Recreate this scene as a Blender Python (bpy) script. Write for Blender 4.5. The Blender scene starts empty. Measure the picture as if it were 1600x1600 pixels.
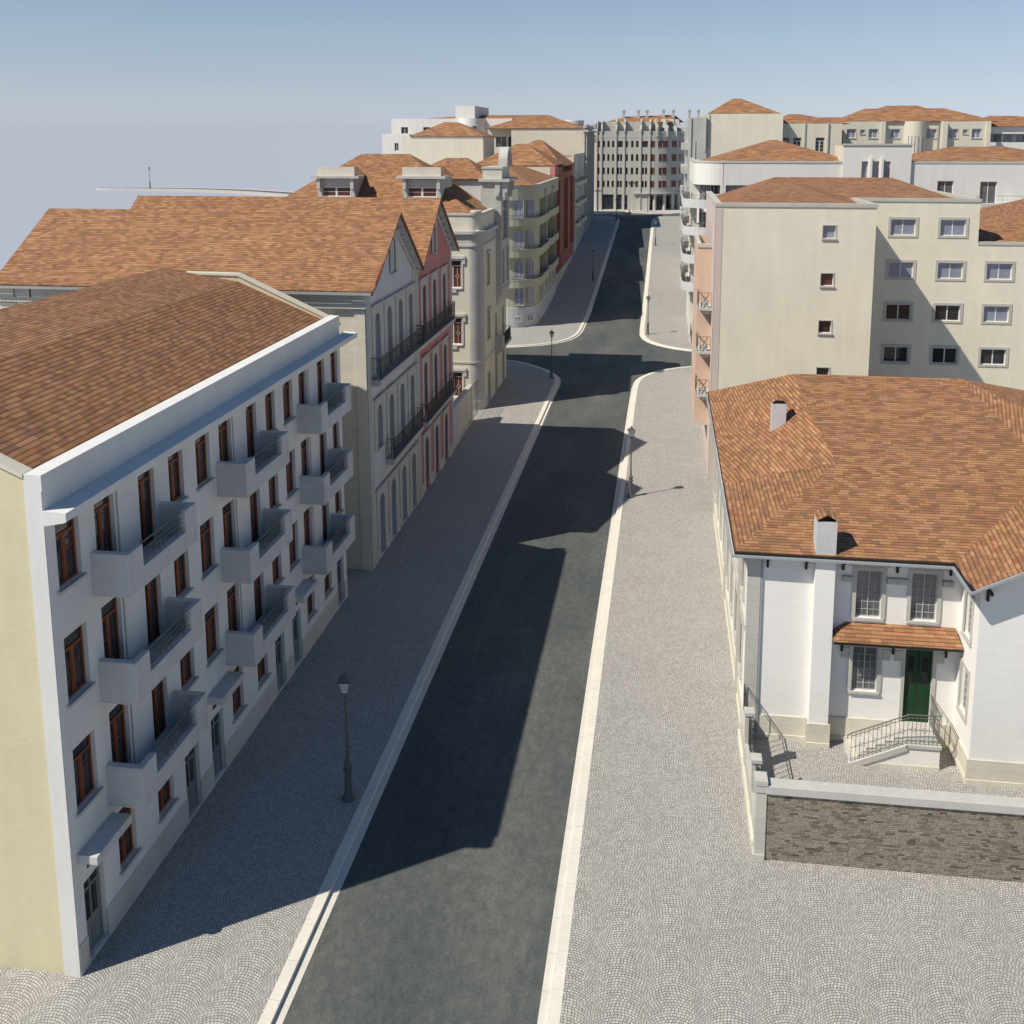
import bpy, math, random
from mathutils import Vector
random.seed(7)
scene = bpy.context.scene
COL = scene.collection
R = math.radians
PI = math.pi

# ------------------------------------------------------------------ camera
f, cx, cy, CH = 1542., 840., 462.5, 22.
cam_d = bpy.data.cameras.new('camera'); cam = bpy.data.objects.new('camera', cam_d); COL.objects.link(cam)
cam.location = (0, 0, CH)
cam.rotation_euler = (R(90 - 8.9561), 0, R(7.3015))
cam_d.sensor_width = 36; cam_d.sensor_fit = 'HORIZONTAL'
cam_d.lens = f / 1600 * 36
cam_d.shift_x = -(cx - 800) / 1600
cam_d.shift_y = (cy - 800) / 1600
cam_d.clip_start = .5; cam_d.clip_end = 6000
scene.camera = cam

# ------------------------------------------------------------------ light
SUN_EL, SUN_DIR = 49.0, 34.2      # light travels towards azimuth SUN_DIR (from +X)
sd = bpy.data.lights.new('sun', 'SUN'); so = bpy.data.objects.new('sun', sd); COL.objects.link(so)
dx, dy = math.cos(R(SUN_DIR)), math.sin(R(SUN_DIR))
v = Vector((dx * math.cos(R(SUN_EL)), dy * math.cos(R(SUN_EL)), -math.sin(R(SUN_EL))))
so.rotation_euler = v.to_track_quat('-Z', 'Y').to_euler()
so.location = (-40, -30, 80)
sd.energy = 5.0; sd.angle = R(.5); sd.color = (1, .94, .835)
w = bpy.data.worlds.new('World'); scene.world = w; w.use_nodes = True
nt = w.node_tree; nt.nodes.clear()
out = nt.nodes.new('ShaderNodeOutputWorld'); bg = nt.nodes.new('ShaderNodeBackground')
sky = nt.nodes.new('ShaderNodeTexSky'); sky.sky_type = 'NISHITA'; sky.sun_disc = False
sky.sun_elevation = R(SUN_EL); sky.sun_rotation = math.atan2(-dx, -dy)
sky.altitude = 300; sky.air_density = 1.0; sky.dust_density = .6; sky.ozone_density = 2.2
tc = nt.nodes.new('ShaderNodeTexCoord'); sx = nt.nodes.new('ShaderNodeSeparateXYZ'); cmb = nt.nodes.new('ShaderNodeCombineXYZ')
mx = nt.nodes.new('ShaderNodeMath'); mx.operation = 'MAXIMUM'; mx.inputs[1].default_value = .012
nt.links.new(tc.outputs['Generated'], sx.inputs[0]); nt.links.new(sx.outputs[0], cmb.inputs[0]); nt.links.new(sx.outputs[1], cmb.inputs[1])
nt.links.new(sx.outputs[2], mx.inputs[0]); nt.links.new(mx.outputs[0], cmb.inputs[2]); nt.links.new(cmb.outputs[0], sky.inputs[0])
tint = nt.nodes.new('ShaderNodeMix'); tint.data_type = 'RGBA'; tint.blend_type = 'MULTIPLY'; tint.inputs[0].default_value = 1
cr = nt.nodes.new('ShaderNodeValToRGB'); nt.links.new(mx.outputs[0], cr.inputs[0]); els = cr.color_ramp.elements
while len(els) > 1: els.remove(els[-1])
SK = [(.012, (1.39, 1.45, 1.96)), (.035, (1.40, 1.37, 1.60)), (.06, (1.44, 1.31, 1.38)), (.10, (1.53, 1.38, 1.29)), (.145, (1.53, 1.42, 1.27)), (.35, (.58, .90, 1.02)), (1., (.52, .88, 1.02))]
for k_, (p_, c_) in enumerate(SK):
    e_ = els[0] if k_ == 0 else els.new(p_)
    e_.position = p_; e_.color = (c_[0] * .86 / 1.9, c_[1] * .9 / 1.9, c_[2] / 1.9, 1)
nt.links.new(cr.outputs[0], tint.inputs[7])
nt.links.new(sky.outputs[0], tint.inputs[6]); nt.links.new(tint.outputs[2], bg.inputs[0])
bg.inputs[1].default_value = .148
nt.links.new(bg.outputs[0], out.inputs[0])
vs = scene.view_settings; vs.view_transform = 'Standard'; vs.look = 'None'; vs.exposure = 0; vs.gamma = 1
scene.render.engine = 'CYCLES'; scene.cycles.use_denoising = True
scene.cycles.max_bounces = 6; scene.cycles.diffuse_bounces = 3; scene.cycles.glossy_bounces = 3

# ------------------------------------------------------------------ node helpers
class NB:
    def __init__(s, name):
        s.m = bpy.data.materials.new(name); s.m.use_nodes = True
        s.t = s.m.node_tree; s.t.nodes.clear()
        s.o = s.t.nodes.new('ShaderNodeOutputMaterial'); s.p = s.t.nodes.new('ShaderNodeBsdfPrincipled')
        s.t.links.new(s.p.outputs[0], s.o.inputs[0]); s.p.inputs['Roughness'].default_value = .85
        s.p.inputs['Specular IOR Level'].default_value = .25
    def n(s, k): return s.t.nodes.new(k)
    def l(s, a, b):
        if isinstance(a, (int, float)): b.default_value = a
        elif isinstance(a, tuple): b.default_value = a
        else: s.t.links.new(a, b)
    def m_(s, op, a, b=0., c=0.):
        q = s.n('ShaderNodeMath'); q.operation = op; s.l(a, q.inputs[0]); s.l(b, q.inputs[1]); s.l(c, q.inputs[2]); return q.outputs[0]
    def pos(s):
        g = s.n('ShaderNodeNewGeometry'); return g.outputs['Position']
    def noise(s, vec, scale, detail=4., rough=.6, dist=0.):
        q = s.n('ShaderNodeTexNoise'); s.l(vec, q.inputs['Vector']); q.inputs['Scale'].default_value = scale
        q.inputs['Detail'].default_value = detail; q.inputs['Roughness'].default_value = rough; q.inputs['Distortion'].default_value = dist
        return q.outputs[0]
    def wn(s, vec):
        q = s.n('ShaderNodeTexWhiteNoise'); q.noise_dimensions = '3D'; s.l(vec, q.inputs['Vector']); return q.outputs['Value']
    def xyz(s, a, b, c=0.):
        q = s.n('ShaderNodeCombineXYZ'); s.l(a, q.inputs[0]); s.l(b, q.inputs[1]); s.l(c, q.inputs[2]); return q.outputs[0]
    def sep(s, vec):
        q = s.n('ShaderNodeSeparateXYZ'); s.l(vec, q.inputs[0]); return q.outputs
    def vs(s, vec, sc):
        q = s.n('ShaderNodeVectorMath'); q.operation = 'MULTIPLY'; s.l(vec, q.inputs[0]); q.inputs[1].default_value = sc; return q.outputs[0]
    def va(s, a, b):
        q = s.n('ShaderNodeVectorMath'); q.operation = 'ADD'; s.l(a, q.inputs[0]); s.l(b, q.inputs[1]); return q.outputs[0]
    def ramp(s, fac, stops):
        q = s.n('ShaderNodeValToRGB'); s.l(fac, q.inputs[0]); e = q.color_ramp.elements
        while len(e) > 1: e.remove(e[-1])
        e[0].position = stops[0][0]; e[0].color = (*stops[0][1], 1)
        for p, c in stops[1:]:
            k = e.new(p); k.color = (*c, 1)
        return q.outputs[0]
    def mix(s, fac, a, b, mode='MIX'):
        q = s.n('ShaderNodeMix'); q.data_type = 'RGBA'; q.blend_type = mode; s.l(fac, q.inputs[0])
        s.l((*a, 1) if isinstance(a, tuple) else a, q.inputs[6]); s.l((*b, 1) if isinstance(b, tuple) else b, q.inputs[7]); return q.outputs[2]
    def mr(s, x, a, b, c=0., d=1.):
        q = s.n('ShaderNodeMapRange'); s.l(x, q.inputs[0]); q.inputs[1].default_value = a; q.inputs[2].default_value = b
        q.inputs[3].default_value = c; q.inputs[4].default_value = d; return q.outputs[0]
    def bump(s, h, strength=.3, dist=.02):
        q = s.n('ShaderNodeBump'); s.l(h, q.inputs['Height']); q.inputs['Strength'].default_value = strength
        q.inputs['Distance'].default_value = dist; s.l(q.outputs[0], s.p.inputs['Normal'])
    def col(s, c): s.l(c if not isinstance(c, tuple) else (*c, 1), s.p.inputs['Base Color'])

def gray(v): return (v, v, v)
def scl(c, k): return tuple(min(1, x * k) for x in c)

def plaster(name, c, amt=.10, rough=.9, streak=.10, bscale=9.):
    b = NB(name); P = b.pos()
    n1 = b.noise(P, .35, 5); n2 = b.noise(b.vs(P, (1.6, 1.6, .25)), 1.1, 4)
    n3 = b.noise(b.vs(P, (.6, .6, 1.6)), bscale, 3)
    k = b.m_('MULTIPLY_ADD', n1, amt * 2, 1 - amt)
    k = b.m_('MULTIPLY', k, b.m_('MULTIPLY_ADD', n2, streak * 2, 1 - streak))
    k = b.m_('MULTIPLY', k, b.m_('MULTIPLY_ADD', n3, .10, .95))
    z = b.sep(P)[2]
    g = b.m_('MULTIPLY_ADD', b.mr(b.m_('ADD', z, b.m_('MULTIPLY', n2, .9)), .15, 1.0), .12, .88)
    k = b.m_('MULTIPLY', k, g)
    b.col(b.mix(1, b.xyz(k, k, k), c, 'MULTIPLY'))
    b.bump(n3, .18, .03); b.p.inputs['Roughness'].default_value = rough
    return b.m

def stone(name, c, bw=.9, bh=.34, joint=.55, amt=.16, speck=.12):
    b = NB(name); P = b.pos(); s = b.sep(P)
    u = b.m_('ADD', s[0], s[1])
    row = b.m_('FLOOR', b.m_('DIVIDE', s[2], bh)); fz = b.m_('FRACT', b.m_('DIVIDE', s[2], bh))
    uo = b.m_('ADD', b.m_('DIVIDE', u, bw), b.m_('MULTIPLY', row, .47)); cu = b.m_('FLOOR', uo); fu = b.m_('FRACT', uo)
    r = b.wn(b.xyz(row, cu, 3.))
    j = b.m_('MINIMUM', b.m_('MULTIPLY', b.m_('MINIMUM', fz, b.m_('SUBTRACT', 1, fz)), bh), b.m_('MULTIPLY', b.m_('MINIMUM', fu, b.m_('SUBTRACT', 1, fu)), bw))
    jm = b.mr(j, .004, .016, joint, 1)
    n = b.noise(P, 14, 4, .7); n2 = b.noise(b.vs(P, (1, 1, .4)), .8, 4)
    k = b.m_('MULTIPLY', jm, b.m_('MULTIPLY_ADD', r, amt, 1 - amt / 2))
    k = b.m_('MULTIPLY', k, b.m_('MULTIPLY_ADD', n, speck * 2, 1 - speck)); k = b.m_('MULTIPLY', k, b.m_('MULTIPLY_ADD', n2, .3, .85))
    b.col(b.mix(1, b.xyz(k, k, k), c, 'MULTIPLY')); b.bump(b.m_('ADD', jm, b.m_('MULTIPLY', n, .3)), .4, .012)
    return b.m

def rough_stone(name, c):
    b = NB(name); P = b.pos(); n = b.noise(P, 30, 3, .7); n2 = b.noise(P, 1.2, 4); n3 = b.noise(P, 6, 3)
    k = b.m_('MULTIPLY', b.m_('MULTIPLY_ADD', n, .5, .75), b.m_('MULTIPLY_ADD', n2, .3, .85))
    k = b.m_('MULTIPLY', k, b.m_('MULTIPLY_ADD', n3, .2, .9))
    b.col(b.mix(1, b.xyz(k, k, k), c, 'MULTIPLY')); b.bump(n, .5, .02); return b.m

def tiles(name, tw, th, stops, gap_shade=.36, wav=.022, bs=.9, lw=.34):
    b = NB(name); q = b.n('ShaderNodeUVMap'); uv = b.sep(q.outputs[0])
    u, vv = uv[0], uv[1]
    wob = b.noise(q.outputs[0], 1.3, 2); vv = b.m_('ADD', vv, b.m_('MULTIPLY', b.m_('SUBTRACT', wob, .5), wav))
    rv = b.m_('DIVIDE', vv, th); row = b.m_('FLOOR', rv); fv = b.m_('FRACT', rv)
    off = b.wn(b.xyz(row, 5., 1.)); uo = b.m_('ADD', b.m_('DIVIDE', u, tw), b.m_('MULTIPLY_ADD', off, .5, b.m_('MULTIPLY', row, .5)))
    cu = b.m_('FLOOR', uo); fu = b.m_('FRACT', uo)
    r = b.wn(b.xyz(row, cu, 2.)); r2 = b.wn(b.xyz(row, cu, 9.))
    big = b.noise(q.outputs[0], .45, 4, .65); mid = b.noise(b.vs(q.outputs[0], (1, 2.2, 1)), 1.6, 3)
    f1 = b.m_('ADD', b.m_('MULTIPLY', r, .46), b.m_('ADD', b.m_('MULTIPLY_ADD', big, .34, .06), b.m_('MULTIPLY', b.m_('SUBTRACT', mid, .5), .3)))
    c = b.ramp(f1, stops)
    edge = b.mr(fv, 0.04, lw, 0, 1); side = b.mr(b.m_('MINIMUM', fu, b.m_('SUBTRACT', 1, fu)), 0, .05, .72, 1)  # row joint fades up the tile: rounded shading painted into the colour
    dirt = b.m_('MULTIPLY_ADD', b.noise(q.outputs[0], 26, 3, .7), .34, .83)
    k = b.m_('MULTIPLY', side, dirt)
    hue = b.ramp(b.wn(b.xyz(cu, row, 31.)), [(0., (1.0, .86, .95)), (.25, (1., 1., 1.)), (.6, (1., 1., 1.)), (.8, (.98, 1.0, .78)), (.93, (.86, .93, 1.)), (1., (1., .78, .66))])
    c = b.mix(1, hue, c, 'MULTIPLY'); c = b.mix(edge, b.mix(1, (gap_shade, gap_shade * .84, gap_shade * .72), c, 'MULTIPLY'), c)
    b.col(b.mix(1, b.xyz(k, k, k), c, 'MULTIPLY'))
    h = b.m_('ADD', b.m_('SUBTRACT', 1, fv), b.m_('MULTIPLY', r2, .35))
    curve = b.m_('SINE', b.m_('MULTIPLY', uo, 2 * PI))
    b.bump(b.m_('ADD', h, b.m_('MULTIPLY', curve, .12)), bs, .03); b.p.inputs['Roughness'].default_value = .8
    return b.m

def cobbles(name):
    b = NB(name); P = b.pos()
    jit = b.n('ShaderNodeTexNoise'); b.l(P, jit.inputs['Vector']); jit.inputs['Scale'].default_value = 6.; jit.inputs['Detail'].default_value = 2
    jo = b.n('ShaderNodeVectorMath'); jo.operation = 'MULTIPLY_ADD'; b.l(jit.outputs['Color'], jo.inputs[0]); jo.inputs[1].default_value = (.045, .045, 0); b.l(P, jo.inputs[2])
    s = b.sep(jo.outputs[0]); W = 1.42; RR = .93; sw = .092; sh = .084
    cl = b.m_('FLOOR', b.m_('DIVIDE', s[0], W)); uu = b.m_('SUBTRACT', s[0], b.m_('MULTIPLY', b.m_('ADD', cl, .5), W))
    a = b.m_('DIVIDE', uu, RR)
    vv = b.m_('SUBTRACT', b.m_('ADD', s[1], b.m_('MULTIPLY', cl, .031)), b.m_('MULTIPLY', b.m_('SQRT', b.m_('SUBTRACT', 1, b.m_('MULTIPLY', a, a))), RR))
    rv = b.m_('DIVIDE', vv, sh); row = b.m_('FLOOR', rv); fv = b.m_('FRACT', rv)
    ro = b.wn(b.xyz(row, cl, 4.))
    ua = b.m_('ADD', b.m_('MULTIPLY', b.m_('ARCSINE', a), RR / sw), ro); cu = b.m_('FLOOR', ua); fu = b.m_('FRACT', ua)
    rid = b.wn(b.xyz(b.m_('ADD', row, b.m_('MULTIPLY', cl, 77.)), cu, 6.))
    e = b.m_('MINIMUM', b.m_('MULTIPLY', b.m_('MINIMUM', fv, b.m_('SUBTRACT', 1, fv)), sh), b.m_('MULTIPLY', b.m_('MINIMUM', fu, b.m_('SUBTRACT', 1, fu)), sw))
    jm = b.mr(e, .0045, .0115)
    n = b.noise(P, 40, 3); big = b.noise(P, .5, 4); mid = b.noise(P, 3, 3)
    k = b.m_('MULTIPLY_ADD', rid, .34, .82); k = b.m_('MULTIPLY', k, b.m_('MULTIPLY_ADD', n, .3, .85))
    k = b.m_('MULTIPLY', k, b.m_('MULTIPLY_ADD', big, .22, .89)); k = b.m_('MULTIPLY', k, b.m_('MULTIPLY_ADD', mid, .16, .92))
    c = b.mix(1, b.xyz(k, k, k), (.478, .453, .415), 'MULTIPLY')
    b.col(b.mix(jm, (.13, .126, .115), c)); b.bump(b.m_('ADD', jm, b.m_('MULTIPLY', rid, .5)), .5, .012)
    return b.m

def asphalt(name):
    b = NB(name); P = b.pos()
    g = b.noise(P, 55, 3, .8); mid = b.noise(b.vs(P, (1.5, .8, 1)), 2.6, 7, .75); big = b.noise(b.vs(P, (1., .35, 1)), .28, 4)
    c = b.ramp(b.m_('ADD', b.m_('MULTIPLY', mid, .5), b.m_('MULTIPLY', big, .5)), [(.38, (.064, .074, .071)), (.5, (.094, .101, .094)), (.62, (.142, .143, .126))])
    k = b.m_('MULTIPLY', b.m_('MULTIPLY_ADD', g, 1.5, .25), b.m_('MULTIPLY_ADD', b.noise(P, 13, 3, .8), 1.1, .45))
    sp = b.mr(b.noise(P, 90, 1), .66, .76, 1, 2.1)
    pt = b.mr(b.noise(b.vs(P, (2.2, 2.2, 1)), 2.1, 6, .8), .60, .72, 1, 1.45)
    k = b.m_('MULTIPLY', b.m_('MULTIPLY', k, sp), pt)
    b.col(b.mix(1, b.xyz(k, k, k), c, 'MULTIPLY')); b.bump(g, .5, .01); b.p.inputs['Roughness'].default_value = .75
    return b.m

def kerbstone(name, c):
    b = NB(name); P = b.pos(); s = b.sep(P); n = b.noise(P, 25, 4, .8); n2 = b.noise(P, 1.5, 4)
    ln = b.m_('FRACT', b.m_('DIVIDE', s[1], 1.25)); jt = b.mr(b.m_('MINIMUM', ln, b.m_('SUBTRACT', 1, ln)), .002, .008, .6, 1)
    sp = b.mr(b.m_('MULTIPLY', b.noise(P, 9, 4, .85), b.m_('MULTIPLY_ADD', n2, .5, .75)), .60, .68, 1, .72)
    k = b.m_('MULTIPLY', b.m_('MULTIPLY', b.m_('MULTIPLY_ADD', n, .3, .85), b.m_('MULTIPLY_ADD', n2, .3, .85)), b.m_('MULTIPLY', jt, sp))
    b.col(b.mix(1, b.xyz(k, k, k), c, 'MULTIPLY')); b.bump(n, .3, .01); return b.m

def rubble(name):
    b = NB(name); P = b.pos(); wv = b.noise(P, 1.7, 3)
    s = b.sep(P); bh = .065
    zz = b.m_('ADD', s[2], b.m_('MULTIPLY', b.m_('SUBTRACT', wv, .5), .09)); rz = b.m_('DIVIDE', zz, bh); row = b.m_('FLOOR', rz); fz = b.m_('FRACT', rz)
    ww = b.m_('MULTIPLY_ADD', b.wn(b.xyz(row, 1., 1.)), .18, .13)
    uo = b.m_('ADD', b.m_('DIVIDE', b.m_('ADD', b.m_('ADD', s[0], s[1]), b.m_('MULTIPLY', wv, .12)), ww), b.m_('MULTIPLY', row, .37)); cu = b.m_('FLOOR', uo); fu = b.m_('FRACT', uo)
    r = b.wn(b.xyz(row, cu, 8.)); n = b.noise(P, 22, 4, .8); pat = b.noise(P, 1.1, 4)
    c = b.ramp(b.m_('ADD', b.m_('MULTIPLY', r, .75), b.m_('MULTIPLY', pat, .25)), [(.10, (.10, .08, .058)), (.2, (.21, .175, .135)), (.5, (.31, .262, .200)), (.8, (.33, .295, .235)), (1., (.41, .35, .275))])
    e = b.m_('MINIMUM', b.m_('MULTIPLY', b.m_('MINIMUM', fz, b.m_('SUBTRACT', 1, fz)), bh), b.m_('MULTIPLY', b.m_('MINIMUM', fu, b.m_('SUBTRACT', 1, fu)), ww))
    jm = b.mr(e, .0, .012, .55, 1)
    k = b.m_('MULTIPLY', jm, b.m_('MULTIPLY_ADD', n, .8, .6))
    b.col(b.mix(1, b.xyz(k, k, k), c, 'MULTIPLY')); b.bump(b.m_('ADD', jm, b.m_('MULTIPLY', n, .7)), .8, .03); return b.m

def flat(name, c, rough=.6, metal=0., spec=.4):
    b = NB(name); P = b.pos(); n = b.noise(P, 7, 4); k = b.m_('MULTIPLY_ADD', n, .3, .85)
    b.col(b.mix(1, b.xyz(k, k, k), c, 'MULTIPLY')); b.p.inputs['Roughness'].default_value = rough
    b.p.inputs['Metallic'].default_value = metal; b.p.inputs['Specular IOR Level'].default_value = spec; return b.m

def glass(name, c, ior=1.5, rough=.02, spec=.5):
    b = NB(name); P = b.pos(); n = b.noise(P, .9, 2)
    k = b.m_('MULTIPLY_ADD', n, 1.0, .5); b.col(b.mix(1, b.xyz(k, k, k), c, 'MULTIPLY'))
    b.p.inputs['Roughness'].default_value = rough; b.p.inputs['IOR'].default_value = ior; b.p.inputs['Specular IOR Level'].default_value = spec
    b.bump(b.noise(P, 1.7, 2), .04, .02); return b.m

def wood(name, c):
    b = NB(name); P = b.pos(); n = b.noise(b.vs(P, (9, 9, 1.3)), 4, 4, .6); k = b.m_('MULTIPLY_ADD', n, .9, .55)
    b.col(b.mix(1, b.xyz(k, k, k), c, 'MULTIPLY')); b.p.inputs['Roughness'].default_value = .5; return b.m

TILE = [(.15, (.22, .118, .068)), (.38, (.31, .156, .080)), (.55, (.385, .194, .098)), (.72, (.455, .245, .125)), (.92, (.60, .375, .21))]
TILEB = [(.15, (.17, .090, .050)), (.38, (.245, .124, .066)), (.55, (.30, .150, .078)), (.72, (.35, .185, .096)), (.92, (.46, .29, .16))]
M = dict(
    roof=tiles('clay_tiles', .36, .165, TILE), roof_b=tiles('brown_clay_tiles', .26, .20, TILEB, gap_shade=.28, wav=.06, lw=.34), roof_m=tiles('small_clay_tiles', .33, .15, TILE, gap_shade=.40),
    roof_far=tiles('far_clay_tiles', .9, .34, TILE, gap_shade=.6),
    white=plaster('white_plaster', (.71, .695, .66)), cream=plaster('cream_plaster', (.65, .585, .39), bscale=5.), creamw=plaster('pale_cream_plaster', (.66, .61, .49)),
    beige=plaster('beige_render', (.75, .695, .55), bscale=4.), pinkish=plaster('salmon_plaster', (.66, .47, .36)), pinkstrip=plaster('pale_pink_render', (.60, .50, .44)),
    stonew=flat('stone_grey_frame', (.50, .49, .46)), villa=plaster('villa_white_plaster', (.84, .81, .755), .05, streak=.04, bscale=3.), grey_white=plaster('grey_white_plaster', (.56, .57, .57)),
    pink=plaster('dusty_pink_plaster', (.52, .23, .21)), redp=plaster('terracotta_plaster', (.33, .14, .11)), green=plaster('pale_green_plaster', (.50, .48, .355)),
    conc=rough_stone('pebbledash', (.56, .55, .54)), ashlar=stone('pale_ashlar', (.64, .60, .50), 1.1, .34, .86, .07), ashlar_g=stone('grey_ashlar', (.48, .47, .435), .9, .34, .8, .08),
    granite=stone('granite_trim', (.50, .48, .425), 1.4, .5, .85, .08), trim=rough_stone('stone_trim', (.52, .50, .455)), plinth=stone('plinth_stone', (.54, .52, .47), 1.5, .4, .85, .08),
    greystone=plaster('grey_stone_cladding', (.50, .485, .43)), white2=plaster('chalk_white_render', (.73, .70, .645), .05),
    cob=cobbles('fan_cobbles'), asph=asphalt('asphalt'), kerb=kerbstone('pale_kerb', (.72, .67, .57)), gut=kerbstone('gutter_stone', (.66, .62, .54)), rub=rubble('rubble_masonry'),
    pave=rough_stone('plaza_paving', (.48, .46, .43)), earth=rough_stone('bare_ground', (.36, .34, .30)),
    brown=wood('red_brown_wood', (.20, .058, .022)), wframe=flat('white_frame', (.70, .70, .67)), gframe=flat('grey_green_paint', (.42, .45, .43)),
    alu=flat('aluminium', (.50, .50, .50), .4), iron=flat('dark_iron', (.035, .037, .04), .5), iron_g=flat('grey_iron', (.13, .13, .125), .5), lampm=flat('lamp_iron', (.10, .10, .095), .55),
    gdoor=wood('green_door_paint', (.014, .052, .023)), ddoor=flat('grey_door_paint', (.20, .215, .205), .5), black=flat('black_paint', (.015, .015, .016), .6), gutter=flat('zinc_gutter', (.33, .34, .35), .5),
    glass=glass('dark_glass', (.030, .030, .034)), glass2=glass('sky_glass', (.03, .033, .04), 2.4, .05, .8), glassb=glass('brown_blind_glass', (.11, .035, .024), 1.5, .25),
    glassp=glass('pale_glass', (.24, .25, .31), 1.6, .12), glassg=glass('grey_glass', (.12, .12, .13), 1.8, .1), lampglass=glass('lamp_glass', (.5, .52, .52), 1.5, .15), gold=flat('brass', (.5, .33, .12), .35, .8),  # pale pane: blue-grey tone held in its base colour
)

# ------------------------------------------------------------------ mesh helpers
class MB:
    def __init__(s): s.v = []; s.f = []
    def add(s, vs, fs):
        o = len(s.v); s.v += [tuple(x) for x in vs]; s.f += [tuple(i + o for i in q) for q in fs]; return s
    def box(s, x0, x1, y0, y1, z0, z1):
        return s.add([(x0, y0, z0), (x1, y0, z0), (x1, y1, z0), (x0, y1, z0), (x0, y0, z1), (x1, y0, z1), (x1, y1, z1), (x0, y1, z1)],
                     [(3, 2, 1, 0), (4, 5, 6, 7), (0, 1, 5, 4), (1, 2, 6, 5), (2, 3, 7, 6), (3, 0, 4, 7)])
    def prism(s, pts, mp, a, b):          # pts 2D, mp(p,q,depth)->xyz
        n = len(pts)
        return s.add([mp(p, q, a) for p, q in pts] + [mp(p, q, b) for p, q in pts],
                     [tuple(range(n))[::-1], tuple(range(n, 2 * n))] + [(i, (i + 1) % n, n + (i + 1) % n, n + i) for i in range(n)])
    def tube(s, p, q, r, seg=6, r2=None):
        p, q = Vector(p), Vector(q); d = (q - p).normalized(); a = d.orthogonal().normalized(); b = d.cross(a); r2 = r if r2 is None else r2
        vs = [p + (a * math.cos(t) + b * math.sin(t)) * r for t in [2 * PI * i / seg for i in range(seg)]] + [q + (a * math.cos(t) + b * math.sin(t)) * r2 for t in [2 * PI * i / seg for i in range(seg)]]
        return s.add(vs, [tuple(range(seg))[::-1], tuple(range(seg, 2 * seg))] + [(i, (i + 1) % seg, seg + (i + 1) % seg, seg + i) for i in range(seg)])
    def lathe(s, c, prof, seg=16):
        x, y = c; vs = []; fs = []
        for r, z in prof: vs += [(x + r * math.cos(2 * PI * i / seg), y + r * math.sin(2 * PI * i / seg), z) for i in range(seg)]
        for k in range(len(prof) - 1): fs += [(k * seg + i, k * seg + (i + 1) % seg, (k + 1) * seg + (i + 1) % seg, (k + 1) * seg + i) for i in range(seg)]
        fs += [tuple(range(seg))[::-1], tuple(range((len(prof) - 1) * seg, len(prof) * seg))]
        return s.add(vs, fs)
    def band(s, pts, z0, z1, t):          # wall along a polyline, t = thickness to the left of travel
        n = len(pts); of = []
        for i in range(n):
            a = Vector(pts[max(i - 1, 0)]); b_ = Vector(pts[i]); c = Vector(pts[min(i + 1, n - 1)])
            d1 = (b_ - a) if i else (c - b_); d2 = (c - b_) if i < n - 1 else (b_ - a); d1.normalize(); d2.normalize()
            nn = Vector((-d1.y - d2.y, d1.x + d2.x)); nn.normalize(); k = max(.35, nn.dot(Vector((-d1.y, d1.x))))
            of.append(b_ + nn * (t / k))
        zf0 = z0 if callable(z0) else (lambda p: z0); zf1 = z1 if callable(z1) else (lambda p: z1)
        vs = [(p[0], p[1], zf0(p)) for p in pts] + [(p[0], p[1], zf1(p)) for p in pts] + [(p.x, p.y, zf0(p)) for p in of] + [(p.x, p.y, zf1(p)) for p in of]
        fs = []
        for i in range(n - 1):
            fs += [(i, i + 1, n + i + 1, n + i), (2 * n + i + 1, 2 * n + i, 3 * n + i, 3 * n + i + 1), (n + i, n + i + 1, 3 * n + i + 1, 3 * n + i), (i + 1, i, 2 * n + i, 2 * n + i + 1)]
        fs += [(0, n, 3 * n, 2 * n), (n - 1, 3 * n - 1, 4 * n - 1, 2 * n - 1)]
        return s.add(vs, fs)
    def build(s, name, m, parent=None, uv=False, smooth=False):
        o0 = org(parent); me = bpy.data.meshes.new(name)
        me.from_pydata([(x - o0[0], y - o0[1], z - o0[2]) for x, y, z in s.v], [], s.f); me.update()
        if uv:
            ul = me.uv_layers.new(name='UVMap')
            for p in me.polygons:
                n = Vector(p.normal)
                if n.z < 0: n = -n
                u = Vector((0, 0, 1)).cross(n); u = u.normalized() if u.length > 1e-4 else Vector((1, 0, 0)); vv = n.cross(u)
                for li in p.loop_indices:
                    c = me.vertices[me.loops[li].vertex_index].co + Vector(o0); ul.data[li].uv = (c.dot(u), c.dot(vv))
        if smooth:
            for p in me.polygons: p.use_smooth = True
        if smooth: me.set_sharp_from_angle(angle=R(35))
        me.materials.append(m if not isinstance(m, str) else M[m])
        o = bpy.data.objects.new(name, me); COL.objects.link(o)
        if parent: o.parent = parent
        return o

ORG = {}
def org(p):
    if p is None: return (0, 0, 0)
    if p.name in ORG: return ORG[p.name]
    return org(p.parent) if p.parent else (0, 0, 0)
def thing(name, label, cat, loc=(0, 0, 0), group=None):
    o = bpy.data.objects.new(name, None); COL.objects.link(o); o.location = loc; ORG[o.name] = tuple(loc)
    o.empty_display_size = .3; tag(o, label, cat, group); return o
def tag(o, label, cat, group=None):
    o['label'] = label; o['category'] = cat
    if group: o['group'] = group
    return o
def struct(o, kind='structure'):
    o['kind'] = kind; return o

ROT = dict(S=0, E=PI / 2, W=-PI / 2, N=PI)
def mp(face, pl):
    return {'E': lambda u, d, z: (pl - d, u, z), 'W': lambda u, d, z: (pl + d, u, z), 'S': lambda u, d, z: (u, pl + d, z), 'N': lambda u, d, z: (u, pl - d, z)}[face]

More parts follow.
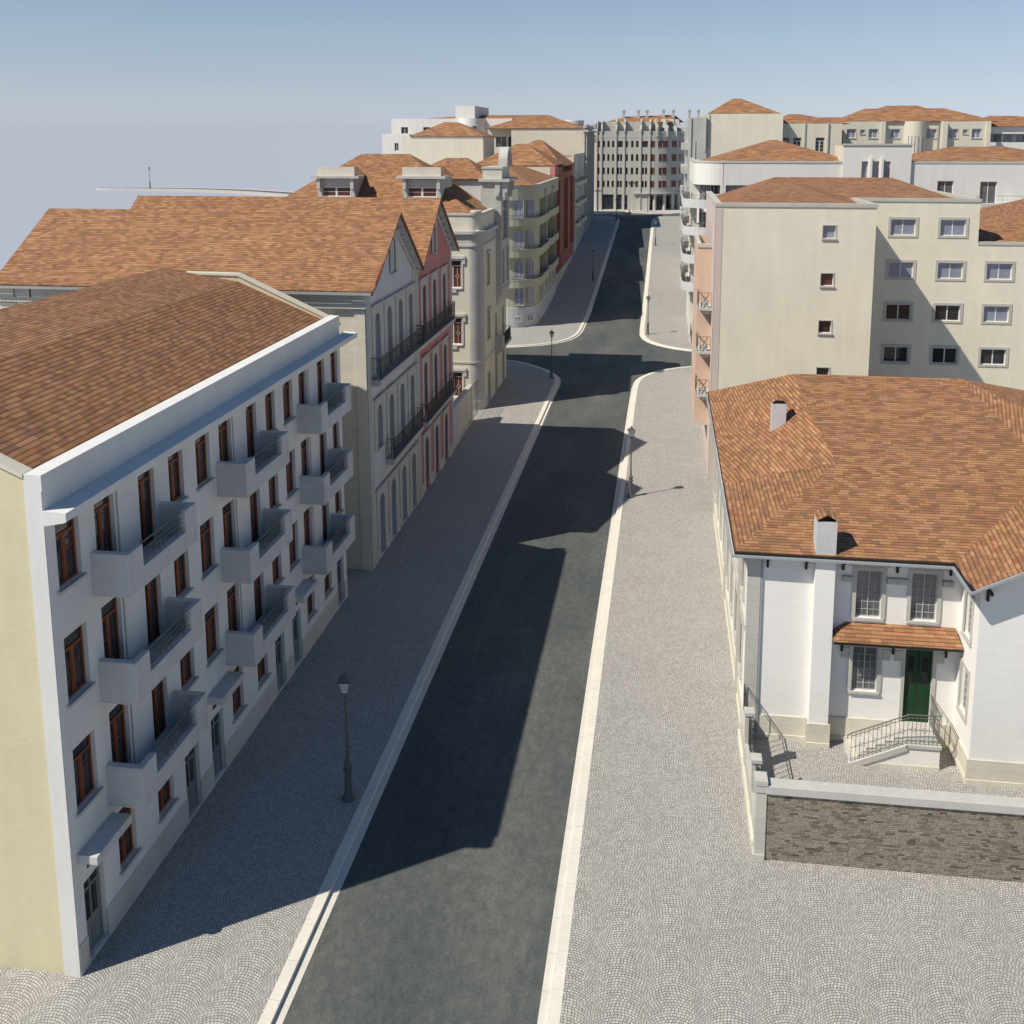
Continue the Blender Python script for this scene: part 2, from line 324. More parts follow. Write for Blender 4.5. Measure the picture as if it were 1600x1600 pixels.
# window prototypes: local x = width, -y = outwards, z up from the sill
CACHE = {}
def fr_mesh(kind, w, h):
    b = MB(); hw = w / 2
    def hb(z0, z1, y0=0., y1=.07, a=-hw, c=hw): b.box(a, c, y0, y1, z0, z1)
    def vb(x0, x1, y0=0.003, y1=.066, z0=0., z1=h): b.box(x0, x1, y0, y1, z0, z1)
    def border(t):
        hb(0, t); hb(h - t, h); vb(-hw, -hw + t, z0=t, z1=h - t); vb(hw - t, hw, z0=t, z1=h - t)
    if kind == 'casement':
        t = .075; border(t); top = h - t
        if h > 1.5: hb(h - .50, h - .42, a=-hw + t, c=hw - t, y0=.002); top = h - .5
        vb(-.05, .05, z0=t, z1=top)
        for s in (-1, 1):
            x0, x1 = sorted((s * .05, s * (hw - t))); vb(x0 if s > 0 else x1 - .04, x0 + .04 if s > 0 else x1, .012, .05, t, top)
            n = 3 if h > 1.5 else 2
            for i in range(1, n): z = t + (top - t) * i / n; hb(z - .014, z + .014, .02, .05, x0, x1)
    elif kind == 'sash':
        t = .07; border(t); hb(h * .74, h * .74 + .08, .002, .066, -hw + t, hw - t); vb(-.04, .04, z0=t, z1=h * .74)
        for i in range(1, 4): z = t + (h * .74 - t) * i / 4; hb(z - .012, z + .012, .02, .05, -hw + t, hw - t)
    elif kind == 'sashdoor':
        t = .07; border(t); hb(h * .74, h * .74 + .08, .002, .066, -hw + t, hw - t); vb(-.04, .04, z0=t, z1=h * .74)
        hb(t, h * .22, .015, .06, -hw + t, hw - t); z0 = h * .22
        for i in range(1, 3): z = z0 + (h * .74 - z0) * i / 3; hb(z - .012, z + .012, .02, .05, -hw + t, hw - t)
    elif kind == 'grid':
        t = .04; border(t); vb(-.014, .014, z0=t, z1=h - t)
        zs = [h * .80] + [h * .80 * i / 5 for i in range(1, 5)]
        for z in zs: hb(z - .006, z + .006, .02, .04, -hw + t, hw - t)
        for x in (-w * .23, w * .23): vb(x - .005, x + .005, .022, .039, t, h * .80)
    elif kind == 'slider':
        t = .05; border(t); vb(-.035, .035, z0=t, z1=h - t)
    elif kind == 'french':
        t = .055; border(t); vb(-.05, .05, z0=t, z1=h - t)
        for z in (h * .25, h * .36): hb(z - .02, z + .02, .01, .05, -hw + t, hw - t)
    elif kind == 'deco':
        t = .07; border(t); hb(h * .78, h * .78 + .07, .002, .066, -hw + t, hw - t)
        for s in (-1, 1): vb(s * hw * .36 - .035, s * hw * .36 + .035, z0=t, z1=h * .78)
        for c in (-hw * .68, 0, hw * .68):
            z = h * .42; r = .16
            for (ax, az), (bx, bz) in (((0, r), (r, 0)), ((r, 0), (0, -r)), ((0, -r), (-r, 0)), ((-r, 0), (0, r))): b.tube((c + ax, .035, z + az), (c + bx, .035, z + bz), .014, 4)
            vb(c - .01, c + .01, .025, .045, t, z - r); vb(c - .01, c + .01, .025, .045, z + r, h * .78)
    elif kind == 'pdoor':
        t = .08; border(t); vb(-.03, .03, z0=t, z1=h - t); hb(t, h * .42, .02, .06, -hw + t, hw - t); hb(h * .8, h * .8 + .07, .004, .064, -hw + t, hw - t)
        for s in (-1, 1):
            b.box(s * w * .23 - w * .12, s * w * .23 + w * .12, .008, .022, h * .1, h * .34); vb(s * (hw - t) - .07, s * (hw - t) + .07, .014, .056, h * .42, h * .8)
    elif kind == 'greendoor':
        t = .05; border(t); vb(-.012, .012, .03, .06, t, h - t)
        for s in (-1, 1):
            c = s * w * .25; hw2 = w * .21
            vb(c - hw2, c - .10, .018, .058, t, h - t); vb(c + .10, c + hw2, .018, .058, t, h - t)
            hb(t, h * .48, .019, .057, c - .10, c + .10); hb(h * .88, h - t, .019, .057, c - .10, c + .10)
            b.box(c - .13, c + .13, .006, .018, h * .06, h * .2); b.box(c - .13, c + .13, .006, .018, h * .24, h * .42)
    elif kind == 'plain':
        border(.04)
    return b
KM = dict(casement=('brown', 'glass'), sash=('gframe', 'glassg'), sashdoor=('gframe', 'glassg'), grid=('wframe', 'glassg'), slider=('wframe', 'glassp'), french=('alu', 'glassp'), deco=('wframe', 'glassb'),
          pdoor=('ddoor', 'glass'), greendoor=('gdoor', 'glassb'), plain=('brown', 'glassb'))
def sub(name, mesh_key, mk, mat, parent):
    if mesh_key not in CACHE:
        o = mk().build(name, mat); CACHE[mesh_key] = o.data; o.parent = parent; return o
    o = bpy.data.objects.new(name, CACHE[mesh_key]); COL.objects.link(o); o.parent = parent; return o
def win(root, kind, w, h, loc, rot, fm=None, gm=None, sill=None, sur=None, name=None, arch=False, dep=.2, hood=False):
    w, h = round(w, 2), round(h, 2); fm = fm or KM[kind][0]; gm = gm or KM[kind][1]
    o = sub(name or ('door' if 'door' in kind else 'window'), ('f', kind, w, h, fm), lambda: fr_mesh(kind, w, h), fm, root)
    o0 = org(root); o.location = (loc[0] - o0[0], loc[1] - o0[1], loc[2] - o0[2]); o.rotation_euler = (0, 0, rot)
    sub('pane', ('p', w, h, gm), lambda: MB().box(-w / 2 + .02, w / 2 - .02, .036, .041, .02, h - .02), gm, o)
    if sill: sub('sill', ('s', w, sill, dep), lambda: MB().box(-w / 2 - .09, w / 2 + .09, -dep - .10, .0, -.09, -.002), sill, o)
    if sur:
        t, pr, m = sur
        def mk():
            b = MB(); y0, y1 = -dep - pr, -dep + .02; hw = w / 2
            if arch:
                n = 10; rr = hw - .06; zc = h - rr - .05
                arc = [(math.cos(PI - PI * i / n) * rr, zc + math.sin(PI - PI * i / n) * rr) for i in range(n + 1)]
                mpp = lambda p, q, d: (p, d, q)
                b.prism([(-hw - t, 0), (-rr, 0)] + [p for p in arc if p[0] <= 1e-6] + [(0, h + t), (-hw - t, h + t)], mpp, y0, y1)
                b.prism([(rr, 0), (hw + t, 0), (hw + t, h + t), (0, h + t)] + [p for p in arc if p[0] >= -1e-6], mpp, y0, y1)
            else:
                b.box(-hw - t, -hw, y0, y1, 0, h); b.box(hw, hw + t, y0, y1, 0, h); b.box(-hw - t, hw + t, y0, y1, h, h + t)
                if kind not in ('pdoor', 'sashdoor', 'greendoor'): b.box(-hw - t, hw + t, y0, y1, -t * .8, -.1 if sill else 0)
            if hood: b.box(-hw - t - .08, hw + t + .08, y0 - .12, y0 + .01, h + t - .02, h + t + .07)
            return b
        sub('surround', ('r', w, h, sur, arch, hood, kind in ('pdoor', 'sashdoor', 'greendoor'), dep), mk, m, o)
    return o

def wall(root, face, pl, a0, a1, z0, z1, mat, ops=(), dep=.2, name='wall', base=None):
    """ops: (u0,u1,z0,z1,kind,opts)"""
    g = mp(face, pl); b = MB()
    us = sorted({round(x, 3) for x in [a0, a1] + [k for o in ops for k in o[:2]]}); zs = sorted({round(x, 3) for x in [z0, z1] + [k for o in ops for k in o[2:4]]})
    for i in range(len(us) - 1):
        run = None
        for j in range(len(zs) - 1):
            um, zm = (us[i] + us[i + 1]) / 2, (zs[j] + zs[j + 1]) / 2
            hole = any(o[0] < um < o[1] and o[2] < zm < o[3] for o in ops)
            if not hole and run is None: run = zs[j]
            if hole and run is not None: b.add([g(us[i], 0, run), g(us[i + 1], 0, run), g(us[i + 1], 0, zs[j]), g(us[i], 0, zs[j])], [(0, 1, 2, 3)]); run = None
        if run is not None: b.add([g(us[i], 0, run), g(us[i + 1], 0, run), g(us[i + 1], 0, zs[-1]), g(us[i], 0, zs[-1])], [(0, 1, 2, 3)])
    for o in ops:
        u0, u1, w0, w1 = o[:4]; D = dep + .08
        for p, q in (((u0, w0), (u1, w0)), ((u1, w0), (u1, w1)), ((u1, w1), (u0, w1)), ((u0, w1), (u0, w0))):
            b.add([g(p[0], 0, p[1]), g(q[0], 0, q[1]), g(q[0], D, q[1]), g(p[0], D, p[1])], [(0, 1, 2, 3)])
    r = b.build(name, mat, root)
    for o in ops:
        if len(o) > 4 and o[4]:
            kw = dict(o[5]) if len(o) > 5 else {}
            win(root, o[4], o[1] - o[0], o[3] - o[2], g((o[0] + o[1]) / 2, dep, o[2]), ROT[face], dep=dep, **kw)
    return r
SPL = {'pilaster', 'corner_pier', 'pier', 'pillar', 'panel', 'loggia_pier', 'slit_fin', 'divider', 'party_wall', 'balcony_band', 'flat_roof', 'dormer_bracket', 'pole', 'chimney_side', 'doorstep', 'lintel_trim', 'eaves_bracket', 'bracket', 'buttress', 'parapet_post', 'plinth', 'post_cap'}
def pbox(root, name, mat, *boxes, bevel=0):
    if name in SPL and len(boxes) > 1:
        for q in boxes: o = pbox(root, name, mat, q, bevel=bevel)
        return o
    b = MB()
    for q in boxes: b.box(*q)
    o = b.build(name, mat, root)
    if bevel:
        md = o.modifiers.new('bevel', 'BEVEL'); md.width = bevel; md.segments = 2
    return o
def roofp(root, polys, mat='roof', thick=.12, name='roof'):
    b = MB()
    for p in polys: b.add(p, [tuple(range(len(p)))])
    o = b.build(name, mat, root, uv=True)
    if thick:
        me = o.data
        for pl in me.polygons:
            if pl.normal.z < 0: pl.flip()
        md = o.modifiers.new('thickness', 'SOLIDIFY'); md.thickness = thick; md.offset = -1
    return o
def hip(root, x0, x1, y0, y1, ze, rx0, ry0, rx1, ry1, zr, mat='roof', thick=.12, name='roof'):
    A, B, C_, D = (x0, y0, ze), (x1, y0, ze), (x1, y1, ze), (x0, y1, ze); P, Q = (rx0, ry0, zr), (rx1, ry1, zr)
    if abs(rx1 - rx0) >= abs(ry1 - ry0): polys = [[A, B, Q, P], [B, C_, Q], [C_, D, P, Q], [D, A, P]]
    else: polys = [[A, B, P], [B, C_, Q, P], [C_, D, Q], [D, A, P, Q]]
    if P == Q: polys = [[A, B, P], [B, C_, P], [C_, D, P], [D, A, P]]
    return roofp(root, polys, mat, thick, name)
def arc(cx_, cy_, r, a0, a1, n=8, ry=None):
    ry = ry or r
    return [(cx_ + r * math.cos(R(a0 + (a1 - a0) * i / n)), cy_ + ry * math.sin(R(a0 + (a1 - a0) * i / n))) for i in range(n + 1)]
def bandp(root, name, mat, pts, z0, z1, t, smooth=False): return MB().band(pts, z0, z1, t).build(name, mat, root)
def railing(root, name, pts, h, mat='iron', step=.13, r=.012, mids=(), closed=False, top=.02):
    """vertical-bar railing along 3D points"""
    b = MB()
    for p, q in zip(pts[:-1], pts[1:]):
        p, q = Vector(p), Vector(q); L = (q - p).length; n = max(1, int(L / step)) if step else 1; up = Vector((0, 0, h))
        b.tube(p + up, q + up, top, 5); b.tube(p + Vector((0, 0, .08)), q + Vector((0, 0, .08)), r, 4)
        for m_ in mids: b.tube(p + up * m_, q + up * m_, r, 4)
        for i in range(n + 1):
            if step or i in (0, n): c = p.lerp(q, i / n); b.tube(c, c + up, r if 0 < i < n else r * 1.5, 4)
    return b.build(name, mat, root)

# ------------------------------------------------------------------ ground, road, pavements
def gz(Y): return 0. if Y < 125 else (.067 * (Y - 125) if Y < 212 else 5.829)
CUTS = (125., 212.)
def clipY(poly, lo, hi):
    def half(ps, k, keep_above):
        out_ = []
        for i in range(len(ps)):
            a, b = ps[i], ps[(i + 1) % len(ps)]; ia = (a[1] >= k) == keep_above or a[1] == k; ib = (b[1] >= k) == keep_above or b[1] == k
            if ia: out_.append(a)
            if ia != ib: t = (k - a[1]) / (b[1] - a[1]); out_.append((a[0] + t * (b[0] - a[0]), k))
        return out_
    ps = half(poly, lo, True)
    return half(ps, hi, False) if ps else []
def sheet(name, poly, off, mat):
    from mathutils.geometry import tessellate_polygon
    b = MB(); idx = {}
    tris = tessellate_polygon([[Vector((p[0], p[1], 0)) for p in poly]])
    for lo, hi in zip((-1e4,) + CUTS, CUTS + (1e4,)):
        for t in tris:
            q = clipY([poly[i] for i in t], lo, hi)
            if len(q) >= 3: b.add([(p[0], p[1], gz(p[1]) + off) for p in q], [tuple(range(len(q)))])
    return b.build(name, mat)
def dens(pts):       # add points at slope breaks and long gaps
    o = [pts[0]]
    for a, b in zip(pts[:-1], pts[1:]):
        ks = sorted([(k - a[1]) / (b[1] - a[1]) for k in CUTS if b[1] != a[1] and 0 < (k - a[1]) / (b[1] - a[1]) < 1])
        o += [(a[0] + (b[0] - a[0]) * t, a[1] + (b[1] - a[1]) * t) for t in ks] + [b]
    return o
def shift(pts, d):
    n = len(pts); o = []
    for i in range(n):
        a = Vector(pts[max(i - 1, 0)]); b_ = Vector(pts[i]); c = Vector(pts[min(i + 1, n - 1)])
        d1 = (b_ - a) if i else (c - b_); d2 = (c - b_) if i < n - 1 else (b_ - a); d1.normalize(); d2.normalize()
        nn = Vector((-d1.y - d2.y, d1.x + d2.x)); nn.normalize(); k = max(.5, nn.dot(Vector((-d1.y, d1.x)))); q = b_ + nn * (d / k); o.append((q.x, q.y))
    return o
def smooth2(pts, it=2):
    for _ in range(it):
        o = [pts[0]]
        for a, b in zip(pts[:-1], pts[1:]):
            o += [(a[0] * .75 + b[0] * .25, a[1] * .75 + b[1] * .25), (a[0] * .25 + b[0] * .75, a[1] * .25 + b[1] * .75)]
        pts = o + [pts[-1]]
    return pts
struct(sheet('ground', [(-46, -30), (400, -30), (900, 300), (1500, 1600), (-95, 1600), (-16, 244), (-46, 238)], -.06, 'earth'))
struct(sheet('road', [(-45, -25), (80, -25), (80, 260), (-14, 243), (-45, 236)], 0., 'asph'))
def block(pts, close, left, z=.12, gutter=True):
    """pts = asphalt edge; pavement lies on the left (+1) or right (-1) of travel"""
    s = 1 if left else -1; pts = dens(pts)
    top = lambda p: gz(p[1]) + z
    if gutter:
        struct(MB().band(pts, lambda p: gz(p[1]) - .02, lambda p: gz(p[1]) + .012, s * .27).build('gutter', 'gut'))
    k = shift(pts, s * .25)
    struct(MB().band(k, lambda p: gz(p[1]) - .02, lambda p: gz(p[1]) + z + .006, s * .32).build('kerb', 'kerb'))
    e = shift(k, s * .31)
    struct(sheet('pavement', e + close, z, 'cob'))
LN = [(-9.14, -25), (-9.14, 80), (-9.1, 85.6)] + smooth2([(-9.08, 87.2), (-9.25, 89.4), (-9.96, 91.3), (-11.4, 93.6), (-13.6, 95.7), (-16.2, 96.9), (-19, 97.3)], 1) + [(-45, 97.4)]
block(LN, [(-45, -25)], True)
LF = [(-45, 102.3), (-19, 102.35)] + smooth2([(-17, 102.5), (-14.6, 103.3), (-12, 104.7), (-10.2, 107), (-9.36, 109.7), (-9.12, 112.8)], 1) + [(-9.1, 118), (-9.1, 205)] + smooth2([(-9.15, 207), (-9.6, 209.5), (-10.9, 211.5), (-13, 212.6), (-16, 213.2)], 1) + [(-45, 213.4)]
block(LF, [], True)
RN = [(-2.77, -25), (-2.77, 40), (-2.66, 80)] + smooth2([(-2.6, 86.4), (-2.45, 89.3), (-1.95, 91.2), (-.78, 93.4), (1.06, 95.1), (3.2, 96.2)], 1) + [(80, 97)]
block(RN, [(80, -25)], False)
RF = [(80, 102.6), (5, 102.9)] + smooth2([(2.79, 103.3), (1.0, 104.2), (-.95, 106.2), (-2.1, 108.6), (-2.52, 111.3)], 1) + [(-2.6, 116), (-2.6, 205)] + smooth2([(-2.55, 207), (-2.2, 210.5), (-1.2, 212.6), (1, 213.6), (4, 214.2)], 1) + [(60, 215)]
block(RF, [], False)
# plaza island and kerb in front of the far block
isl = [( -27, 219)] + [(-11 + 2.6 * math.cos(R(a)), 220.3 + 1.9 * math.sin(R(a))) for a in range(-60, 61, 15)] + [(-27, 222.3)]
struct(sheet('traffic_island', isl, .13, 'pave'))
struct(MB().band(isl + [isl[0]], lambda p: gz(p[1]), lambda p: gz(p[1]) + .135, -.2).build('kerb', 'kerb'))
pl = [(-45, 230.2), (-9, 229), (-7.2, 224.6), (-3, 222.6), (1.5, 222.4), (6, 224.8), (30, 226)]
struct(sheet('pavement', pl + [(30, 240), (-20, 240), (-45, 236)], .14, 'pave')); struct(MB().band(pl, lambda p: gz(p[1]), lambda p: gz(p[1]) + .15, -.3).build('kerb', 'kerb'))
# street on the hill crest, far left
hp = smooth2([(-40, 170), (-62, 188), (-84, 198), (-104, 201), (-122, 201)], 3)
deck = MB(); n = len(hp); hz_ = lambda i: 9.2 + 2.7 * math.sin(PI / 2 * min(1, i / (n - 1) * 1.45))
for i in range(n - 1):
    a, c = hp[i], hp[i + 1]; wa, wc = [6.5 * (1 - (k / (n - 1)) ** 2.6) + .2 for k in (i, i + 1)]
    deck.add([(a[0], a[1] - wa, hz_(i)), (c[0], c[1] - wc, hz_(i + 1)), (c[0], c[1] + wc, hz_(i + 1)), (a[0], a[1] + wa, hz_(i)), (a[0], a[1] - wa, hz_(i) - .5), (c[0], c[1] - wc, hz_(i + 1) - .5), (c[0], c[1] + wc, hz_(i + 1) - .5), (a[0], a[1] + wa, hz_(i) - .5)],
             [(0, 1, 2, 3), (7, 6, 5, 4), (0, 4, 5, 1), (2, 6, 7, 3)])
struct(deck.build('hill_street', 'pave'))
ds = MB()
for i in range(n - 1):
    a, c = hp[i], hp[i + 1]; wa, wc = [6.5 * (1 - (k / (n - 1)) ** 2.6) + .2 for k in (i, i + 1)]
    ds.add([(a[0], a[1] - wa * .45, hz_(i) + .02), (c[0], c[1] - wc * .45, hz_(i + 1) + .02), (c[0], c[1] + wc * .15, hz_(i + 1) + .02), (a[0], a[1] + wa * .15, hz_(i) + .02)], [(0, 1, 2, 3)])
struct(ds.build('hill_roadway', 'asph'))

# ================================================================== LEFT SIDE
# ---- white apartment block with balconies
def white_block():
    t = thing('apartment_block', 'white four-storey block with nine balconies, red-brown windows and brown tiled roof', 'building', (-14.92, 21.3, 0))
    ops = []
    ci = dict(sill='plinth')
    for k in range(3):
        s = 7.47 * k
        for fl in range(3):
            b = 3.09 * fl
            ops.append((21.69 + s, 22.68 + s, 4.62 + b, 6.39 + b, 'casement', ci))
            ops.append((23.39 + s, 24.34 + s, 3.95 + b, 6.39 + b, 'casement', dict(name='balcony_door')))
            ops.append((25.62 + s, 26.52 + s, 3.95 + b, 6.39 + b, 'casement', dict(name='balcony_door')))
            ops.append((27.38 + s, 28.30 + s, 4.65 + b, 6.39 + b if fl == 2 else 5.97 + b, 'casement', ci))
        ops.append((21.70 + s, 22.62 + s, .22, 2.53, 'pdoor', {}))
        ops.append((23.41 + s, 24.32 + s, 1.52, 3.3, 'casement', ci))
        ops.append((25.6 + s, 26.55 + s, 1.52, 2.43, 'casement', ci))
        ops.append((27.32 + s, 28.26 + s, .18, 2.42, 'pdoor', {}))
    wall(t, 'E', -14.92, 21.3, 43.64, 0, 13.9, 'white', ops, dep=.13)
    y = 21.3
    for a_, c_ in sorted((o[0], o[1]) for o in ops if o[4] == 'pdoor') + [(43.64, 0)]:
        if a_ > y: pbox(t, 'plinth', 'plinth', (-14.93, -14.895, y, a_, 0, 1.0))
        y = c_
    for o in ops:
        if o[4] == 'pdoor': pbox(t, 'doorstep', 'plinth', (-15.18, -14.91, o[0] + .005, o[1] - .005, 0, .20))
    pbox(t, 'parapet', 'white', (-15.37, -14.9, 21.28, 43.66, 13.55, 13.96))
    g = mp('E', 0); cb = MB()
    cb.prism([(-14.93, 12.66), (-14.42, 12.76), (-14.32, 12.80), (-14.32, 13.02), (-14.93, 13.06)], lambda p, q, d: (p, d, q), 21.27, 44.5)
    cb.build('cornice', 'white', t)
    # gable ends
    prof = [(-31.3, 0), (-15.37, 0), (-15.37, 13.95), (-19.6, 15.87), (-22.3, 15.9), (-31.3, 13.2)]
    m1 = lambda p, q, d: (p, d, q)
    MB().prism(prof, m1, 21.33, 21.62).build('gable_wall', 'cream', t); MB().prism(prof, m1, 43.3, 43.6).build('gable_wall', 'cream', t)
    pbox(t, 'corner_pier', 'white', (-15.37, -14.925, 21.28, 21.6, 0, 13.55), (-15.37, -14.925, 43.3, 43.66, 0, 13.55))
    for y in (21.26, 43.24):
        c = MB(); q = [(-15.375, 13.97), (-19.6, 15.89), (-22.3, 15.92), (-31.35, 13.22)]
        c.prism(q + [(x, z - .10) for x, z in q[::-1]], m1, y, y + .42); c.build('gable_coping', 'creamw', t)
    wall(t, 'W', -31.3, 21.4, 43.5, 0, 13.7, 'cream')
    roofp(t, [[(-15.36, 21.5, 13.72), (-15.36, 43.45, 13.72), (-19.6, 43.45, 15.52), (-19.6, 21.5, 15.52)], [(-19.6, 21.5, 15.52), (-19.6, 43.45, 15.52), (-23.25, 43.45, 16.1), (-23.25, 21.5, 16.1)],
              [(-23.25, 21.5, 16.1), (-23.25, 43.45, 16.1), (-31.3, 43.45, 13.5), (-31.3, 21.5, 13.5)]], 'roof_b', 0)
    for k in range(3):
        s = 7.47 * k
        for fl in range(3):
            z = 9.98 - 3.09 * (2 - fl); y0, y1 = 23.07 + s, 26.95 + s
            zt = z + 1.22; b = MB()
            # one body: underside slab and parapet with a notch for the railing
            b.box(-14.93, -13.87, y0 + .02, y1 - .02, z, z + .16)
            X0, X1, T = -14.93, -13.85, .21
            b.box(X0, X1, y0, y0 + T, z - .001, zt); b.box(X0, X1, y1 - T, y1, z - .001, zt)
            b.box(X1 - T, X1, y0 + T, y0 + .76, z - .001, zt); b.box(X1 - T, X1, y1 - .72, y1 - T, z - .001, zt); b.box(X1 - T, X1, y0 + .76, y1 - .72, z - .001, z + .58)
            o = b.build('balcony', 'conc', t); md = o.modifiers.new('bevel', 'BEVEL'); md.width = .025; md.segments = 2; md.limit_method = 'ANGLE'
            r = MB(); ya, yb = y0 + .76, y1 - .72; xr = X1 - T / 2
            for zz, rr in ((zt - .03, .024), (z + .98, .012), (z + .84, .012), (z + .7, .012)): r.tube((xr, ya, zz), (xr, yb, zz), rr, 5)
            for q in (.33, .45, .55, .86): r.tube((xr, ya + (yb - ya) * q, z + .58), (xr, ya + (yb - ya) * q, zt - .03), .013, 4)
            ro = r.build('railing', 'iron_g', o)
            p = MB().box(-14.925, -14.905, y0 + 1.36, y0 + 1.44, z + .2, z + 2.5); p.build('downpipe', 'gutter', t)
        pbox(t, 'door_canopy', 'conc', (-14.93, -14.34, 21.52 + s, 23.22 + s, 3.26, 3.52), bevel=.02)
        pbox(t, 'door_vent', 'black', (-14.93, -14.912, 21.9 + s, 22.4 + s, 2.82, 2.95))
white_block()

# ---- gabled houses
def gable_house(label, y0, y1, yr, zr, wallm, frames, col0_window, balcs, south):
    t = thing('gabled_house', label, 'house', (-14.56, y0, 0), 'steep gabled houses on the left pavement')
    X = -14.56; ops = []
    for i, (a, b) in enumerate(frames):
        c = (a + b) / 2; w = .52; sw = round((b - a) / 2 - w - .02, 2)
        so_ = dict(sur=(min(sw, .42), .06, 'trim'), arch=True, hood=True)
        ops.append((c - w, c + w, 10.02, 13.30, 'sashdoor', dict(so_, name='balcony_door')))
        if i == 0 and col0_window: ops.append((c - w, c + w, 6.12, 8.46, 'sash', dict(so_, sill='trim')))
        else: ops.append((c - w, c + w, 5.15, 8.46, 'sashdoor', dict(so_, name='balcony_door')))
        ops.append((c - w, c + w, .22, 3.63, 'sashdoor', dict(so_, name='door')))
    wall(t, 'E', X, y0, y1, 0, 14.62, wallm, ops, dep=.22)
    m1 = mp('E', X); gm = lambda p, q, d: m1(p, d, q)
    MB().prism([(y0 + .1, 14.625), (y1 - .1, 14.625), (yr, zr - .12)], gm, .0, .3).build('gable_wall', wallm, t)
    # corner pilasters, plinth, raking frame and brackets below the verge
    pbox(t, 'pilaster', 'ashlar_g', *[(X - .05, X + .045, a, a + .62, 0, 14.60) for a in (y0, y1 - .62)])
    ys = [y0 + .63] + [k for o in ops if o[2] < .5 for k in (o[0] - .42, o[1] + .42)] + [y1 - .63]
    for i in range(0, len(ys), 2):
        if ys[i + 1] > ys[i]: pbox(t, 'plinth', 'plinth', (X - .02, X + .05, ys[i], ys[i + 1], 0, .85))
    for ya, yb, sg in ((y0 - .2, yr, 1), (y1 + .2, yr, -1)):
        L = yr - ya
        for q in (.10, .24, .38, .52, .66, .80):
            yy = ya + L * q; zz = 14.72 + (zr - 14.72) * q - .33; pbox(t, 'bracket', 'grey_white', (X - .02, X + .30, yy - .05, yy + .05, zz - .05, zz + .10))
        rk = MB(); rk.prism([(ya + .1 * sg, 14.5), (yr, zr - .42), (yr, zr - .78), (ya + .6 * sg, 14.5)], gm, -.09, -.0).build('raking_frame', 'trim', t)
    # roof, ridge runs away from the street
    xe, xw = -14.02, -34.4
    e0 = (y0 - .42, 14.72) if south else (y0, 14.62); e1 = (y1 + .35, 14.6) if not south else (y1 + .2, 14.62)
    k0 = (e0[0] + .7, e0[1] + .30) if south else None
    polys = [[(xe, e1[0], e1[1]), (xw, e1[0], e1[1]), (xw, yr, zr), (xe, yr, zr)]]
    if south: polys += [[(xw, e0[0], e0[1]), (xe, e0[0], e0[1]), (xe, k0[0], k0[1]), (xw, k0[0], k0[1])], [(xw, k0[0], k0[1]), (xe, k0[0], k0[1]), (xe, yr, zr), (xw, yr, zr)]]
    else: polys += [[(xw, e0[0], e0[1]), (xe, e0[0], e0[1]), (xe, yr, zr), (xw, yr, zr)]]
    roofp(t, polys, 'roof_m', .12)
    for a, bz in ((e0, 0), (e1, 0)):
        vb = MB(); vb.prism([(a[0], a[1] - .10), (yr, zr - .10), (yr, zr - .22), (a[0], a[1] - .22)], lambda p, q, d: (d, p, q), xe - .08, xe - .02); vb.build('verge_board', 'brown', t); a = k0 if (south and a is e0) else a; sf = MB(); sf.prism([(a[0], a[1] - .15), (yr, zr - .15), (yr, zr - .18), (a[0], a[1] - .18)], lambda p, q, d: (d, p, q), X, xe - .08); sf.build('soffit', 'grey_white', t)
    wall(t, 'W', xw + .3, y0 + .1, y1 - .1, 0, 14.5, 'grey_white')
    MB().prism([(y0 + .1, 14.5), (y1 - .1, 14.5), (yr, zr - .15)], lambda p, q, d: (d, p, q), xw + .3, xw + .5).build('gable_wall', 'grey_white', t)
    for (ya, yb, z) in balcs:
        s = pbox(t, 'balcony', 'trim', (X - .01, X + .52, ya, yb, z - .2, z), (X - .01, X + .42, ya + .1, yb - .1, z - .34, z - .2))
        railing(s, 'railing', [(X + .02, ya + .04, z), (X + .47, ya + .04, z), (X + .47, yb - .04, z), (X + .02, yb - .04, z)], 1.12, 'iron', .12, mids=(.86, .5))
    return t
g1 = gable_house('pale grey steep-gabled house with brown shingle-like tile roof beyond the white balcony block', 46.6, 56.42, 51.75, 18.22, 'grey_white',
                 [(47.47, 49.52), (49.72, 51.72), (51.92, 54.0), (54.18, 56.2)], True, [(47.25, 56.3, 10.0), (49.5, 55.85, 5.1)], True)
g2 = gable_house('dusty pink steep-gabled house with stone window frames and iron balconies', 56.45, 66.5, 61.35, 18.42, 'pink',
                 [(57.55, 59.55), (60.25, 62.3), (63.1, 65.05)], False, [(56.34, 65.4, 10.0), (57.1, 65.4, 4.95)], False)
win(g1, 'sash', .8, 1.9, (-14.54, 51.75, 14.95), PI / 2, sur=(.28, .03, 'trim'), arch=True, dep=.04, hood=True, sill='trim')
win(g2, 'sash', .8, 1.9, (-14.54, 61.35, 14.95), PI / 2, sur=(.28, .03, 'trim'), arch=True, dep=.04, hood=True, sill='trim')
wall(g1, 'S', 46.6, -34.1, -14.56, 0, 14.6, 'ashlar')
pbox(g1, 'pilaster', 'ashlar', (-15.1, -14.57, 46.53, 46.62, 0, 13.7), (-34.1, -33.2, 46.53, 46.62, 0, 13.7), (-24.9, -24.2, 46.55, 46.62, 0, 13.7))
pbox(g1, 'cornice', 'ashlar_g', (-34.2, -14.5, 46.44, 46.64, 13.86, 14.02), (-34.15, -14.53, 46.5, 46.63, 14.02, 14.6), (-15.2, -14.5, 46.42, 46.6, 14.03, 14.61), (-34.25, -33.2, 46.42, 46.6, 14.03, 14.61))
pbox(g1, 'cornice_ledge', 'trim', (-34.22, -14.48, 46.38, 46.62, 13.80, 13.86))
